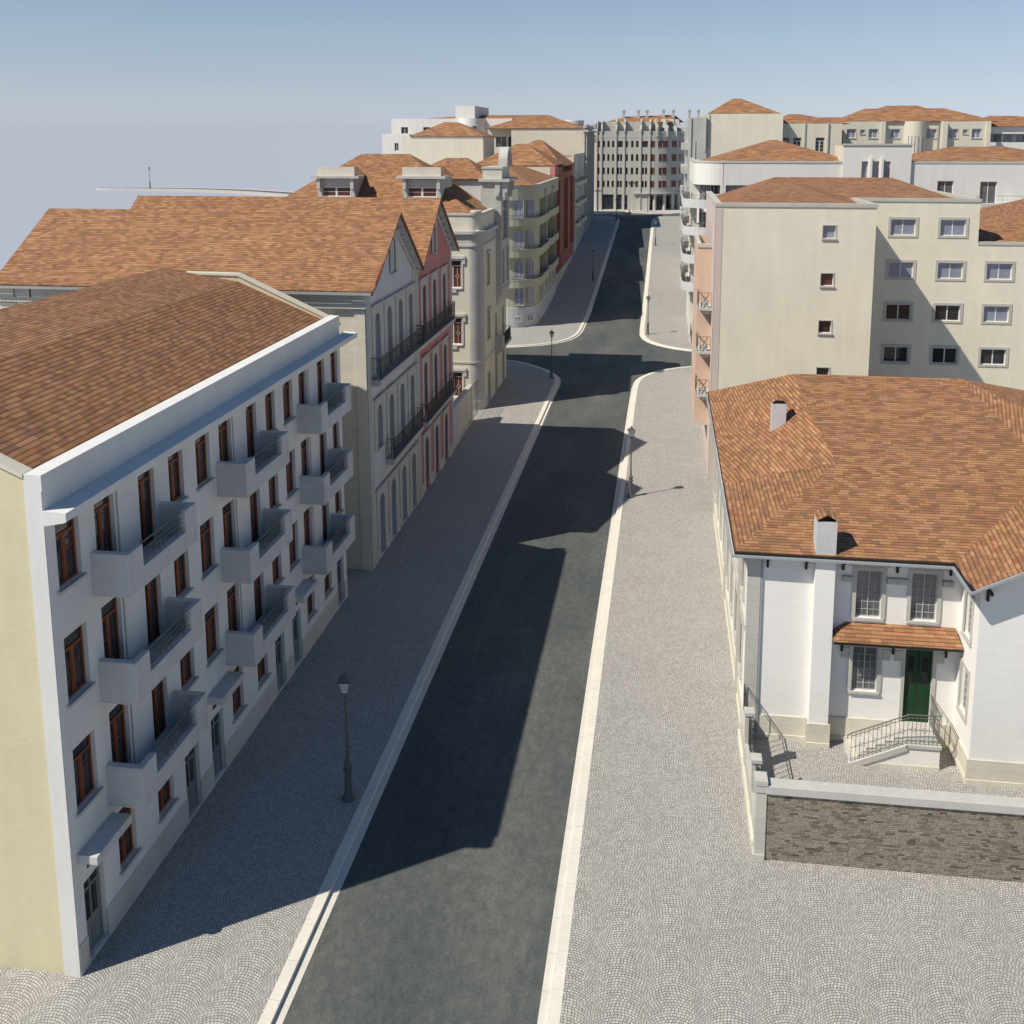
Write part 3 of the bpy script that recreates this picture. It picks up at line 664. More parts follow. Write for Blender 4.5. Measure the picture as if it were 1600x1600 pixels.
pbox(g1, 'gutter', 'gutter', (-34.4, -14.1, 46.08, 46.2, 14.52, 14.64))
for xx in (-17.1, -21, -28.5, -32.0): win(g1, 'sash', 1.1, 2.2, (xx, 46.58, 10.9), 0, sur=(.3, .04, 'trim'), dep=.04, hood=True, sill='trim')
pbox(g1, 'downpipe', 'black', (-32.35, -32.27, 46.5, 46.58, 0, 14.5))

# ---- low garden wall and gate between the pink house and the corner house
gw = thing('garden_wall', 'low cream garden wall with grey pillar between pink house and stone corner house', 'wall', (-14.7, 71, 0))
pbox(gw, 'wall', 'creamw', (-14.95, -14.7, 68.85, 73.9, 0, 2.95)); pbox(gw, 'pillar', 'grey_white', (-15.15, -14.6, 66.55, 68.85, 0, 3.12)); pbox(gw, 'coping', 'trim', (-15.0, -14.63, 68.86, 74.0, 2.95, 3.13)); pbox(gw, 'plinth', 'plinth', (-14.72, -14.64, 68.86, 73.9, 0, .4)); pbox(gw, 'pillar', 'creamw', (-15.0, -14.66, 73.9, 74.2, 0, 3.0))
gt = tag(MB().build('x', 'iron') if False else railing(None, 'iron_gate', [(-14.8, 74.3, .1), (-14.8, 76.9, .1)], 2.7, 'iron', .22, mids=(.3, .6, .85)), 'dark iron bar gate between the garden wall and the rounded stone corner', 'gate')

# ---- stone corner house with tower bay
def corner_house():
    t = thing('corner_house', 'ornate pale stone corner house with dormers, arched tower bay and rounded corner', 'house', (-14.4, 77.2, 0))
    S, E = 77.2, -14.4
    wo = dict(sur=(.16, .06, 'trim'), sill='trim', hood=True)
    ops = []
    for xc in (-17.2, -21.5, -26, -30.5):
        for z0, z1 in ((10.25, 12.5), (5.6, 7.82), (1.2, 3.3)): ops.append((xc - 1.12, xc + 1.12, z0, z1, 'deco', wo))
    wall(t, 'S', S, -33, -15.4, 0, 14.7, 'creamw', ops, dep=.16)
    for o in ops:
        g = MB(); g.box(o[0] - .4, o[1] + .34, S - .13, S + .02, o[3] + .02, o[3] + .36); g.box(o[1] + .1, o[1] + .34, S - .12, S + .02, o[3] - .3, o[3] + .02); g.box(o[0] + .1, o[1] - .4, S - .12, S + .02, o[2] - .36, o[2] - .12); g.build('window_hood', 'trim', t)
    # doorway side
    eo = [(79.5, 80.5, .15, 2.7, 'pdoor', dict(sur=(.14, .05, 'trim'))), (79.5, 80.5, 5.6, 8.0, 'sash', wo), (79.5, 80.5, 10.2, 12.8, 'sash', wo),
          (83.2, 84.4, .15, 3.2, 'pdoor', {}), (83.3, 84.3, 4.3, 7.1, 'sashdoor', dict(name='balcony_door')), (87.0, 88.2, .15, 3.2, 'pdoor', {}), (87.1, 88.1, 4.3, 7.1, 'sashdoor', dict(name='balcony_door'))]
    wall(t, 'E', E, 78.2, 89.3, 0, 14.7, 'creamw', eo, dep=.2)
    cor = [(-15.42, S)] + arc(-15.4, 78.2, 1.0, -90, 0, 8)[1:] + [(E, 78.25)]
    bandp(t, 'rounded_corner', 'ashlar_g', [(p[0] + .03 * (p[0] + 15.4), p[1] - .0) for p in cor], 0, 14.7, .35, True)
    wall(t, 'N', 89.3, -30, E, 0, 14.7, 'creamw'); wall(t, 'W', -33, S, 92, 0, 14.7, 'creamw')
    path = [(-33, S)] + [(-15.4, S)] + arc(-15.4, 78.2, 1.0, -90, 0, 8)[1:] + [(E, 83.9)]
    bandp(t, 'cornice', 'trim', shift(path, -.28), 14.62, 14.86, .6); bandp(t, 'cornice', 'trim', shift(path, -.1), 13.62, 13.78, .3)
    bandp(t, 'frieze', 'ashlar_g', shift(path, -.03), 13.78, 14.62, .3); bandp(t, 'parapet', 'ashlar', shift(path, .12), 14.86, 16.1, .3); bandp(t, 'parapet_coping', 'trim', shift(path, .04), 16.1, 16.26, .46)
    bandp(t, 'string_course', 'trim', shift(path, -.06), 4.05, 4.2, .2); bandp(t, 'plinth', 'plinth', shift([(-33, S), (-15.4, S)] + arc(-15.4, 78.2, 1., -90, 0, 8)[1:] + [(E, 79.3)], -.06), 0, .9, .2)
    MB().lathe((-14.95, 77.85), [(.42, 14.86), (.36, 14.95), (.34, 16.2), (.46, 16.34), (.46, 16.46)]).build('corner_post', 'ashlar', t, smooth=False)
    # tower bay
    y0, y1, x0, x1 = 84.0, 88.4, -15.7, -13.92
    bo = [(y0 + .55, y0 + 1.55, 9.6, 12.6, 'sash', {}), (y1 - 1.55, y1 - .55, 9.6, 12.6, 'sash', {}), (y0 + .55, y1 - .55, 13.4, 16.8, 'sash', {})]
    wall(t, 'E', x1, y0, y1, 9.2, 18.5, 'ashlar_g', bo, dep=.18, name='tower_wall')
    wall(t, 'S', y0, x0, x1, 9.2, 18.5, 'ashlar_g', name='tower_wall'); wall(t, 'N', y1, x0, x1, 9.2, 18.5, 'ashlar_g', name='tower_wall'); wall(t, 'W', x0, y0, y1, 14, 18.5, 'ashlar_g', name='tower_wall')
    MB().prism([(E - .1, 9.2), (x1 + .06, 9.2), (x1 + .06, 8.95), (x1 - .12, 8.6), (E - .1, 7.4)], lambda p, q, d: (p, d, q), y0 - .05, y1 + .05).build('tower_corbel', 'trim', t)
    pbox(t, 'tower_cornice', 'trim', (x0 - .15, x1 + .75, y0 - .28, y1 + .3, 18.5, 18.74)); pbox(t, 'tower_block', 'ashlar', (x0 + .15, x1 + .05, y0 + .05, y1 - .05, 18.74, 19.6)); pbox(t, 'tower_block_coping', 'trim', (x0 + .08, x1 + .12, y0 - .02, y1 + .02, 19.6, 19.76))
    br = MB()
    for yy in (y0 + .02, y1 - .32): br.box(x1, x1 + .5, yy, yy + .3, 17.6, 18.5); br.box(x1, x1 + .3, yy, yy + .3, 17.0, 17.6)
    br.box(x1 - .52, x1 - .1, y0 - .14, y0, 17.15, 18.5); br.box(x1 - .46, x1 - .16, y0 - .22, y0 - .02, 17.3, 17.65)
    br.build('console', 'trim', t)
    yc = (y0 + y1) / 2; n = 14
    ao = [(yc + 1.45 * math.cos(PI * i / n), 20.15 + 1.3 * math.sin(PI * i / n)) for i in range(n + 1)]; ai = [(yc + 1.1 * math.cos(PI * i / n), 20.15 + .98 * math.sin(PI * i / n)) for i in range(n + 1)][::-1]
    ar = MB(); gmm = lambda p, q, d: (d, p, q)
    for i in range(n): ar.prism([ao[i], ao[i + 1], ai[n - 1 - i], ai[n - i]], gmm, x1 - .35, x1 + .42)
    for s in (-1, 1): ar.box(x1 - .35, x1 + .42, yc + s * 1.27 - .2, yc + s * 1.27 + .2, 19.76, 20.15)
    ar.build('arched_pediment', 'trim', t); pbox(t, 'pediment_infill', 'ashlar_g', (x1 - .1, x1 + .2, yc - 1.1, yc + 1.1, 19.77, 20.9))
    # balcony below the bay
    bl = pbox(t, 'balcony', 'ashlar_g', (E - .02, -13.72, 83.2, 88.2, 3.9, 4.15), (E - .02, -13.72, 83.2, 83.4, 4.15, 5.2), (-13.9, -13.74, 83.4, 84.3, 4.16, 5.1)); MB().prism([(E - .05, 3.9), (-13.8, 3.9), (E - .05, 3.1)], lambda p, q, d: (p, d, q), 83.3, 88.1).build('console', 'trim', t)
    railing(bl, 'railing', [(-13.8, 84.3, 4.15), (-13.8, 88.1, 4.15), (E, 88.1, 4.15)], 1.05, 'iron', .1)
    # roofs
    roofp(t, [[(-33, 77.45, 16.2), (-15.2, 77.45, 16.2), (-21.9, 84, 20.85), (-26.2, 84, 20.85)], [(-15.2, 77.45, 16.2), (-15.0, 91.5, 16.2), (-21.9, 84, 20.85)],
              [(-15.0, 91.5, 16.2), (-33, 91.5, 16.2), (-26.2, 84, 20.85), (-21.9, 84, 20.85)], [(-33, 91.5, 16.2), (-33, 77.45, 16.2), (-26.2, 84, 20.85)]], 'roof', 0)
    wall(t, 'S', 85, -20.2, -15.75, 16.4, 18.72, 'grey_white', name='attic_wall'); wall(t, 'E', -15.75, 85, 91.2, 14, 18.72, 'grey_white', name='attic_wall')
    hip(t, -23.0, -15.4, 84.7, 91.6, 18.7, -19.6, 88, -17.6, 88, 20.45, 'roof', .1)
    for xa, xb in ((-28.3, -25.15), (-21.1, -17.95)):
        yd = 78.6; zc = (16.2 + (20.85 - 16.2) * (yd - 77.45) / 6.55)
        d = pbox(t, 'dormer', 'ashlar_g', (xa, xb, yd, yd + .12, zc - .1, 17.45), (xa, xa + .34, yd - .02, yd + .14, zc, 18.95), (xb - .34, xb, yd - .02, yd + .14, zc, 18.95), (xa + .3, xb - .3, yd, yd + .1, 18.25, 18.9), (xa, xa + .1, yd + .1, yd + 4.3, 16.6, 18.95), (xb - .1, xb, yd + .1, yd + 4.3, 16.6, 18.95))
        pbox(d, 'dormer_cornice', 'trim', (xa - .45, xb + .45, yd - .45, yd + 1.2, 18.95, 19.15)); pbox(d, 'dormer_parapet', 'ashlar', (xa - .02, xb + .02, yd - .1, yd + .25, 19.15, 19.86))
        pbox(d, 'dormer_bracket', 'trim', (xa + .03, xa + .3, yd - .3, yd, 18.1, 18.95), (xb - .3, xb - .03, yd - .3, yd, 18.1, 18.95))
        win(d, 'casement', xb - xa - .7, .8, ((xa + xb) / 2, yd + .06, 17.45), 0, fm='wframe', gm='glassb')
        roofp(d, [[(xa - .1, yd + .2, 19.6), ((xa + xb) / 2 + .6, yd + .2, 19.82), ((xa + xb) / 2 + .6, yd + 5.2, 19.82), (xa - .1, yd + 5.2, 19.6)], [((xa + xb) / 2 + .6, yd + .2, 19.82), (xb + .1, yd + .2, 19.1), (xb + .1, yd + 4.6, 19.1), ((xa + xb) / 2 + .6, yd + 5.2, 19.82)]], 'roof', .06)
corner_house()

# ---- rounded green block
def green_block():
    t = thing('rounded_apartment_block', 'pale green block with rounded corner and curved balconies across the side street', 'building', (-15.1, 113.2, 0))
    S, E = 113.2, -15.05
    bs = [(-26, S)] + [(-18.6, S)] + arc(-18.6, 116.75, 3.55, -90, 0, 10)[1:] + [(E, 137.5)]
    bandp(t, 'base_wall', 'grey_white', shift(bs, -.12), 0, 2.5, .4, True)
    bandp(t, 'wall', 'green', [p for p in bs if p[1] <= 118] + [(E, 119.2)], 2.5, 15.9, .3, True)
    bandp(t, 'upper_wall', 'green', shift(bs, -.35), 15.15, 16.85, .5, True); bandp(t, 'roof_coping', 'trim', shift(bs, -.42), 16.85, 16.95, .55)
    wall(t, 'E', E, 119.2, 137.5, 2.5, 5.1, 'green', [(119.6, 120.6, 2.6, 4.7, 'plain', {}), (122, 123, 3.2, 4.5, 'casement', {}), (126, 127, 3.2, 4.5, 'casement', {}), (130, 131, 3.2, 4.5, 'casement', {}), (134, 135, 3.2, 4.5, 'casement', {})])
    wall(t, 'E', E - 1.3, 119.2, 137.5, 5.1, 16, 'green', [(y, y + 1.5, z, z + 2.2, 'french', dict(name='balcony_door')) for y in (121, 125, 130, 134) for z in (5.7, 9.2, 12.7)], name='loggia_wall')
    wall(t, 'N', 137.5, -26, E, 0, 16.8, 'creamw'); wall(t, 'W', -26, S, 137.5, 0, 16.8, 'creamw')
    op = [(-21.0, S - .0)] + [(-18.6, S)] + arc(-18.6, 116.75, 3.55, -90, 0, 10)[1:] + [(E, 124.5), (E - .5, 126.5)]
    op2 = [(E - .5, 126.5), (E, 128), (E, 136.3), (E - .6, 137.4)]
    for z in (4.95, 8.5, 12.15):
        for q, dd in ((op, -.62), (op2, -.55)):
            b = bandp(t, 'balcony', 'green', shift(q, dd), z, z + .88, .14, True); bandp(b, 'balcony_floor', 'trim', shift(q, dd + .1), z, z + .12, 1.9)
            c = bandp(b, 'balcony_coping', 'trim', shift(q, dd - .03), z + .88, z + .93, .2)
            railing(b, 'railing', [(p[0], p[1], z + .93) for p in shift(q, dd + .06)], .33, 'iron_g', 0)
    for y in (119.4, 126.6, 137.0): pbox(t, 'pier', 'green', (E - 1.3, E + (.1 if y > 120 else -.02), y - .25, y + .25, 5.1, 16))
    for y0 in (121.2, 128.8): pbox(t, 'roof_hood', 'trim', (E - .3, E + .75, y0, y0 + 1.0, 15.9, 16.1)); pbox(t, 'screen', 'green', (E - .2, E + .55, y0 + .2, y0 + .5, 13.1, 15.9))
    for z in (2.75, 5.95, 9.5, 13.1):
        win(t, 'french', 1.15, 2.05, (-16.75 - .0, S - .02 + .35, z), R(10), gm='glassp', name='window' if z < 3 else 'balcony_door'); win(t, 'french', .95, 2.05, (-15.48, 114.62, z), R(45), name='window')
    for x, y, r in ((-16.9, 113.42, R(15)), (-15.55, 114.5, R(46))): win(t, 'slider', .95, .7, (x, y, .8), r)
    hip(t, -26, -14.95, 113.4, 137.3, 16.9, -19, 120, -19, 130, 18.8, 'roof', .1)
green_block()

# ---- terrace further up the left pavement
def g0(y): return gz(y)
def red_house():
    t = thing('terrace_house', 'terracotta red terrace house with hipped roof beside the green rounded block', 'house', (-15.2, 139, 0))
    E = -15.2
    ops = [(y, y + 1.3, z, z + 2.2, 'casement', dict(fm='gframe')) for y in (140, 143.2, 146.2) for z in (6.3, 9.8, 13.3)] + [(y, y + .9, 2.9, 5.0, 'casement', {}) for y in (140, 142, 144, 146)]
    wall(t, 'E', E, 137.6, 148.5, 0, 18.2, 'redp', ops); pbox(t, 'plinth', 'trim', (E - .1, E + .08, 137.6, 166.5, 0, 3.0))
    ops = [(y, y + 1.1, z, z + 2.1, 'casement', dict(fm='gframe')) for y in (150.5, 154, 158, 162) for z in (5.2, 8.7, 12.2)]
    wall(t, 'E', E, 148.5, 166.6, 0, 17.2, 'redp', ops)
    for y0, y1 in ((139.4, 142), (151, 154.5), (159.5, 163)): pbox(t, 'oriel', 'redp', (E - .05, E + .55, y0, y1, 5.6, 16.2)); 
    for y0 in (140.0, 152, 160.6):
        for z in (6.3, 9.8, 13.3): win(t, 'casement', 1.2, 2.1, (E + .53, y0 + .7, z), PI / 2, fm='gframe'); win(t, 'plain', .4, 2.1, (E + .27, {140.0: 139.4, 152: 151, 160.6: 159.5}[y0] + .02, z), 0, fm='gframe')
    wall(t, 'S', 137.6, -26.7, E, 0, 18.6, 'creamw'); pbox(t, 'party_wall', 'pink', (-15.9, E + .02, 137.55, 141.5, 17.2, 18.7)); pbox(t, 'party_wall', 'pink', (-16.4, E + .04, 163.5, 166.6, 16.2, 18.4))
    wall(t, 'W', -26.7, 137.6, 166.5, 0, 18.5, 'creamw')
    hip(t, -27, -15.1, 137.5, 150, 18.55, -21.2, 142.5, -19.8, 142.5, 21.55, 'roof_far', .1); hip(t, -27, -15.1, 148, 166.8, 18.2, -20.6, 158, -19.6, 158, 22.1, 'roof_far', .1)
    roofp(t, [[(-15.1, 148.5, 17.2), (-15.1, 163.5, 17.2), (-18, 163.5, 18.8), (-18, 148.5, 18.8)]], 'roof_far', .1)
red_house()
def cream_terrace():
    t = thing('terrace_house', 'cream terrace house with rounded balconies between the red house and dark pilastered block', 'house', (-15.2, 166.8, 2.8))
    E = -15.2
    ops = [(y, y + 1.2, z, z + 2.4, 'casement', dict(fm='gframe')) for y in (168.5, 172, 176.5, 181, 184.5) for z in (4.3, 7.7, 11.1, 14.5)]
    wall(t, 'E', E, 166.7, 188.3, 0, 19.3, 'ashlar', ops); wall(t, 'S', 166.7, -26, E, 0, 19.3, 'creamw')
    for y0, y1 in ((168, 173.2), (175.5, 179), (180.5, 186)):
        for z in (7.2, 10.7, 14.2):
            q = [(E, y0), (E + .7, y0 + .5), (E + .8, y1 - .5), (E, y1)]
            b = bandp(t, 'balcony', 'ashlar', q, z, z + .85, .12); bandp(b, 'balcony_floor', 'trim', q, z, z + .12, .7); railing(b, 'railing', [(p[0], p[1], z + .85) for p in q], .35, 'iron', 0)
    pbox(t, 'parapet', 'ashlar', (E - .4, E + .05, 166.7, 188.3, 19.3, 19.75)); pbox(t, 'pilaster', 'trim', *[(E - .1, E + .12, y, y + .4, 1, 19.3) for y in (167.4, 174.4, 179.7, 187.3)])
    roofp(t, [[(-26, 167, 19.2), (E - .3, 167, 19.2), (E - .3, 188, 19.2), (-26, 188, 19.2)]], 'roof_far', .1)
cream_terrace()
def pilaster_block():
    t = thing('apartment_block', 'tall cream-sided block with dark pilastered street front near the end of the left pavement', 'building', (-15.2, 188.5, 4.2))
    E = -15.2
    ops = [(y, y + 1.3, z, z + 2.2, 'casement', {}) for y in (190.2, 193.4, 196.6, 199.8, 203, 206.2) for z in (6.5, 9.9, 13.3, 16.7, 20.1)]
    wall(t, 'E', E, 188.5, 209.5, 0, 24.3, 'greystone', ops); pbox(t, 'pilaster', 'greystone', *[(E - .1, E + .45, y, y + .5, 4, 23.6) for y in (188.7, 191.9, 195.1, 198.3, 201.5, 204.7, 208.4)])
    pbox(t, 'cornice', 'trim', (E - .3, E + .7, 188.2, 209.8, 23.6, 24.0), (E - .3, E + .35, 188.3, 209.6, 24.3, 24.9), (E - 1, E + .9, 205, 209.9, 24.4, 25.3))
    wall(t, 'S', 188.5, -29.2, E, 0, 24.3, 'creamw'); wall(t, 'S', 192.5, -34.4, -29.2, 0, 24.3, 'creamw', [(-32.9, -30.8, 20.7, 22.8, 'slider', dict(gm='glassg'))]); wall(t, 'W', -29.2, 188.5, 192.5, 0, 24.3, 'creamw')
    wall(t, 'N', 209.5, -29, E, 0, 24.3, 'greystone'); wall(t, 'W', -34.4, 192.5, 209, 0, 24.3, 'creamw'); pbox(t, 'window_slot', 'glass', (-30.4, -29.6, 192.43, 192.52, 20.7, 22.7))
    hip(t, -34.4, -15.3, 188.3, 208, 24.32, -27.4, 196.5, -22.8, 196.5, 26.75, 'roof_far', .1)
    MB().lathe((-18.6, 204), [(2.0, 24.2), (2.0, 26.0), (1.9, 26.1)], 24).build('roof_tank', 'grey_white', t, smooth=False)
pilaster_block()
def back_houses():
    t = thing('house', 'blank cream house with small hipped tile roof behind the stone corner house', 'house', (-37, 165, 0))
    wall(t, 'S', 165, -44.3, -30.35, 0, 22.7, 'creamw'); wall(t, 'E', -30.35, 165, 176, 0, 22.7, 'creamw'); wall(t, 'W', -44.3, 165, 176, 0, 22.7, 'creamw'); wall(t, 'N', 176, -44.3, -30.35, 0, 22.7, 'creamw')
    hip(t, -42.9, -30.1, 164.8, 176, 22.72, -38.2, 170.4, -35.8, 170.4, 25.15, 'roof_far', .1)
    t = thing('modern_building', 'white flat-fronted modern building with rooftop box at the back of the left skyline', 'building', (-45, 195, 0))
    wall(t, 'S', 195, -54.5, -30, 0, 26.3, 'white2', [(-52.5, -51.1, 23.35, 24.65, 'slider', dict(gm='glass')), (-48.0, -46.6, 23.35, 24.65, 'slider', dict(gm='glass')), (-40.0, -38.7, 23.4, 24.7, 'slider', dict(gm='glass'))])
    wall(t, 'S', 192, -55.6, -50, 0, 23.3, 'white2', [(-53.1, -52.3, 20.0, 21.5, 'slider', dict(gm='glass'))]); wall(t, 'W', -55.6, 192, 200, 0, 23.3, 'white2'); wall(t, 'W', -54.5, 195, 215, 0, 26.3, 'white2'); pbox(t, 'flat_roof', 'trim', (-54.5, -30, 195.02, 215, 26.1, 26.2)); pbox(t, 'flat_roof', 'trim', (-55.6, -50, 192.02, 195, 23.1, 23.2))
    bandp(t, 'rounded_bay', 'white2', arc(-38.0, 195, 2.6, 180, 360, 14), 0, 26.28, .2, True)
    win(t, 'plain', 1.0, 1.5, (-37.2, 192.5, 23.3), R(17), fm='alu', gm='glass'); win(t, 'plain', 1.0, 1.5, (-39.2, 192.6, 23.3), R(-24), fm='alu', gm='glass')
    pbox(t, 'rooftop_box', 'white2', (-41.8, -37.9, 197, 213, 26.2, 28.85))
    hip(t, -51, -22, 198, 216, 26.2, -40.0, 205, -24, 205, 27.2, 'roof_far', .1)
back_houses()

# ---- far block closing the street
def far_block():
    t = thing('corner_apartment_block', 'grey six-storey block with buttressed roofline and rounded corner closing the street', 'building', (-8, 231, 5.8))
    G0 = 5.8; S = 231.; px = lambda x: -15.8 + (x - 240) * .02025
    rows = ((20.45, 21.9), (17.3, 18.87), (14.25, 15.8), (11.28, 12.76))
    cols = [(250, 275), (310, 335), (362, 387), (415, 440), (572, 597), (632, 660), (688, 716)]
    ops = []
    for r, (z0, z1) in enumerate(rows):
        cc = list(cols) + ([(482, 538), (757, 822)] if r == 0 else [(472, 500), (508, 532), (755, 783), (793, 818)])
        for a, b in cc: ops.append((px(a), px(b), z0, z1, 'plain', dict(gm='glass' if (b - a) > 50 else 'glassb')))
    ops += [(px(305), px(440), 6.1, 9.6, 'plain', dict(gm='glass2', fm='alu', name='shop_window')), (px(470), px(535), 6.1, 9.6, 'plain', dict(gm='glass2', fm='alu', name='shop_window')), (px(560), px(600), 6.1, 9.5, 'plain', dict(gm='glass2', fm='alu', name='shop_window'))]
    wall(t, 'S', S, -15.9, px(842), G0, 24.1, 'greystone', ops, dep=.35)
    c0 = px(842); cv = [(c0, S)] + arc(c0, S + 8, 8, -90, -5, 12)[1:] + [(c0 + 7.9, 252)]
    bandp(t, 'rounded_wall', 'greystone', cv, 9.9, 24.1, .4, True); bandp(t, 'ground_floor_wall', 'ashlar_g', shift(cv, 2.6), G0, 9.9, .3)
    bandp(t, 'canopy', 'trim', shift([(px(660), S)] + cv, -.5), 9.75, 10.0, 3.5)
    for i, a in enumerate((-80, -62, -44, -26, -10)):
        x, y = c0 + 7.6 * math.cos(R(a)), S + 8 + 7.6 * math.sin(R(a)); MB().lathe((x, y), [(.42, G0), (.42, 9.75)], 12).build('column', 'greystone', t, smooth=True)
    for a in (-76, -58, -40, -22): x, y = c0 + 5.6 * math.cos(R(a)), S + 8 + 5.6 * math.sin(R(a)); win(t, 'plain', 1.5, 3., (x, y - .12, 6.1), R(90 + a), gm='glass', name='shop_window')
    for r, (z0, z1) in enumerate(rows):
        for a, w_ in ((-85, .95), (-67.5, 2.5 if r == 0 else 1.9), (-45, 1.5), (-28, 1.2), (-14, 1.)):
            x, y = c0 + 8.03 * math.cos(R(a)), S + 8 + 8.03 * math.sin(R(a)); win(t, 'plain', w_, z1 - z0, (x, y, z0), R(90 + a))
    fins = [242, 297, 462, 557, 742, 845]
    for x in fins:
        X = px(x); pbox(t, 'pilaster', 'greystone', (X - .12, X + .12, S - .22, S + .02, G0, 24.1))
        MB().prism([(S - .35, 23.9), (S + 2.6, 23.9), (S + 2.6, 26.9), (S + 1.0, 26.9), (S + .5, 26.2), (S + .5, 25.5), (S - .1, 25.0), (S - .35, 24.6)], lambda p, q, d: (d, p, q), X - .17, X + .17).build('buttress_fin', 'greystone', t)
    for a in (-78, -60, -42, -26):
        fo = MB(); r0, r1 = 8.4, 5.2; A = R(a); ca, sa = math.cos(A), math.sin(A)
        fo.prism([(8.4, 22.9), (8.4, 25.0), (7.6, 25.6), (7.4, 26.9), (5.3, 26.9), (5.3, 24.1), (8.02, 24.1), (8.02, 22.9)], lambda p, q, d: (c0 + p * ca - d * sa, S + 8 + p * sa + d * ca, q), -.2, .2); fo.build('buttress_fin', 'greystone', t)
    q = [(-15.9, S + 2.2), (c0, S + 2.2)] + arc(c0, S + 8, 5.8, -90, -5, 10)[1:]
    bandp(t, 'attic_wall', 'greystone', q, 23.5, 26.3, .3, True)
    for x in (375, 425, 545, 645, 700, 825): win(t, 'plain', .5, 1.1, (px(x), S + 2.18, 24.1), 0, gm='glass')
    pbox(t, 'terrace', 'trim', (-15.8, c0, S + .05, S + 2.3, 23.6, 23.8)); bandp(t, 'parapet', 'greystone', shift([(-15.9, S)] + cv, -.03), 22.6, 24.12, .2, True)
    roofp(t, [[(-14.2, S + 2.4, 26.2), (c0 + 5, S + 2.4, 26.2), (c0 + 5.5, S + 8, 28.0), (-9.5, S + 8, 27.6)], [(-14.2, S + 2.4, 26.2), (-9.5, S + 8, 27.6), (-9.5, S + 22, 26.2), (-14.2, S + 22, 26.2)], [(-9.5, S + 8, 27.6), (c0 + 5.5, S + 8, 28.0), (c0 + 8, S + 20, 26.5), (-9.5, S + 22, 26.2)]], 'roof_far', .1)
    for x in (532, 702, 802, 992, 1105, 1290, 1392): X = px(x); pbox(t, 'chimney', 'ashlar_g', (X - .3, X + .3, S + 6, S + 6.9, 25.8, 29.0), (X - .4, X + .4, S + 5.9, S + 7.0, 28.7, 29.15))
    wall(t, 'W', -15.9, S, 255, G0, 24.1, 'greystone'); wall(t, 'N', 255, -15.9, 5, G0, 24.1, 'greystone')
    t = thing('townhouse', 'pale pink house with tile roof glimpsed left of the grey end block', 'house', (-18, 240, 5.8))
    wall(t, 'S', 240, -24, -16.2, 5.8, 22.0, 'pinkstrip', [(-22, -21, z, z + 1.8, 'plain', {}) for z in (9, 13, 17)]); wall(t, 'E', -16.2, 240, 250, 5.8, 22.0, 'pinkstrip'); pbox(t, 'cornice', 'trim', (-24, -16.0, 239.8, 250, 21.9, 22.2)); hip(t, -24.2, -16.0, 239.7, 250, 22.2, -20, 244, -20, 246, 25.4, 'roof_far', .1)
    t = thing('perimeter_wall', 'dark grey panelled wall at the foot of the grey end block', 'wall', (-22, 229.4, 5.8))
    pbox(t, 'panel', 'grey_white', *[(-28 + i * 1.0, -27.06 + i * 1.0, 233, 233.2, 5.8, 9.2) for i in range(12)])
far_block()

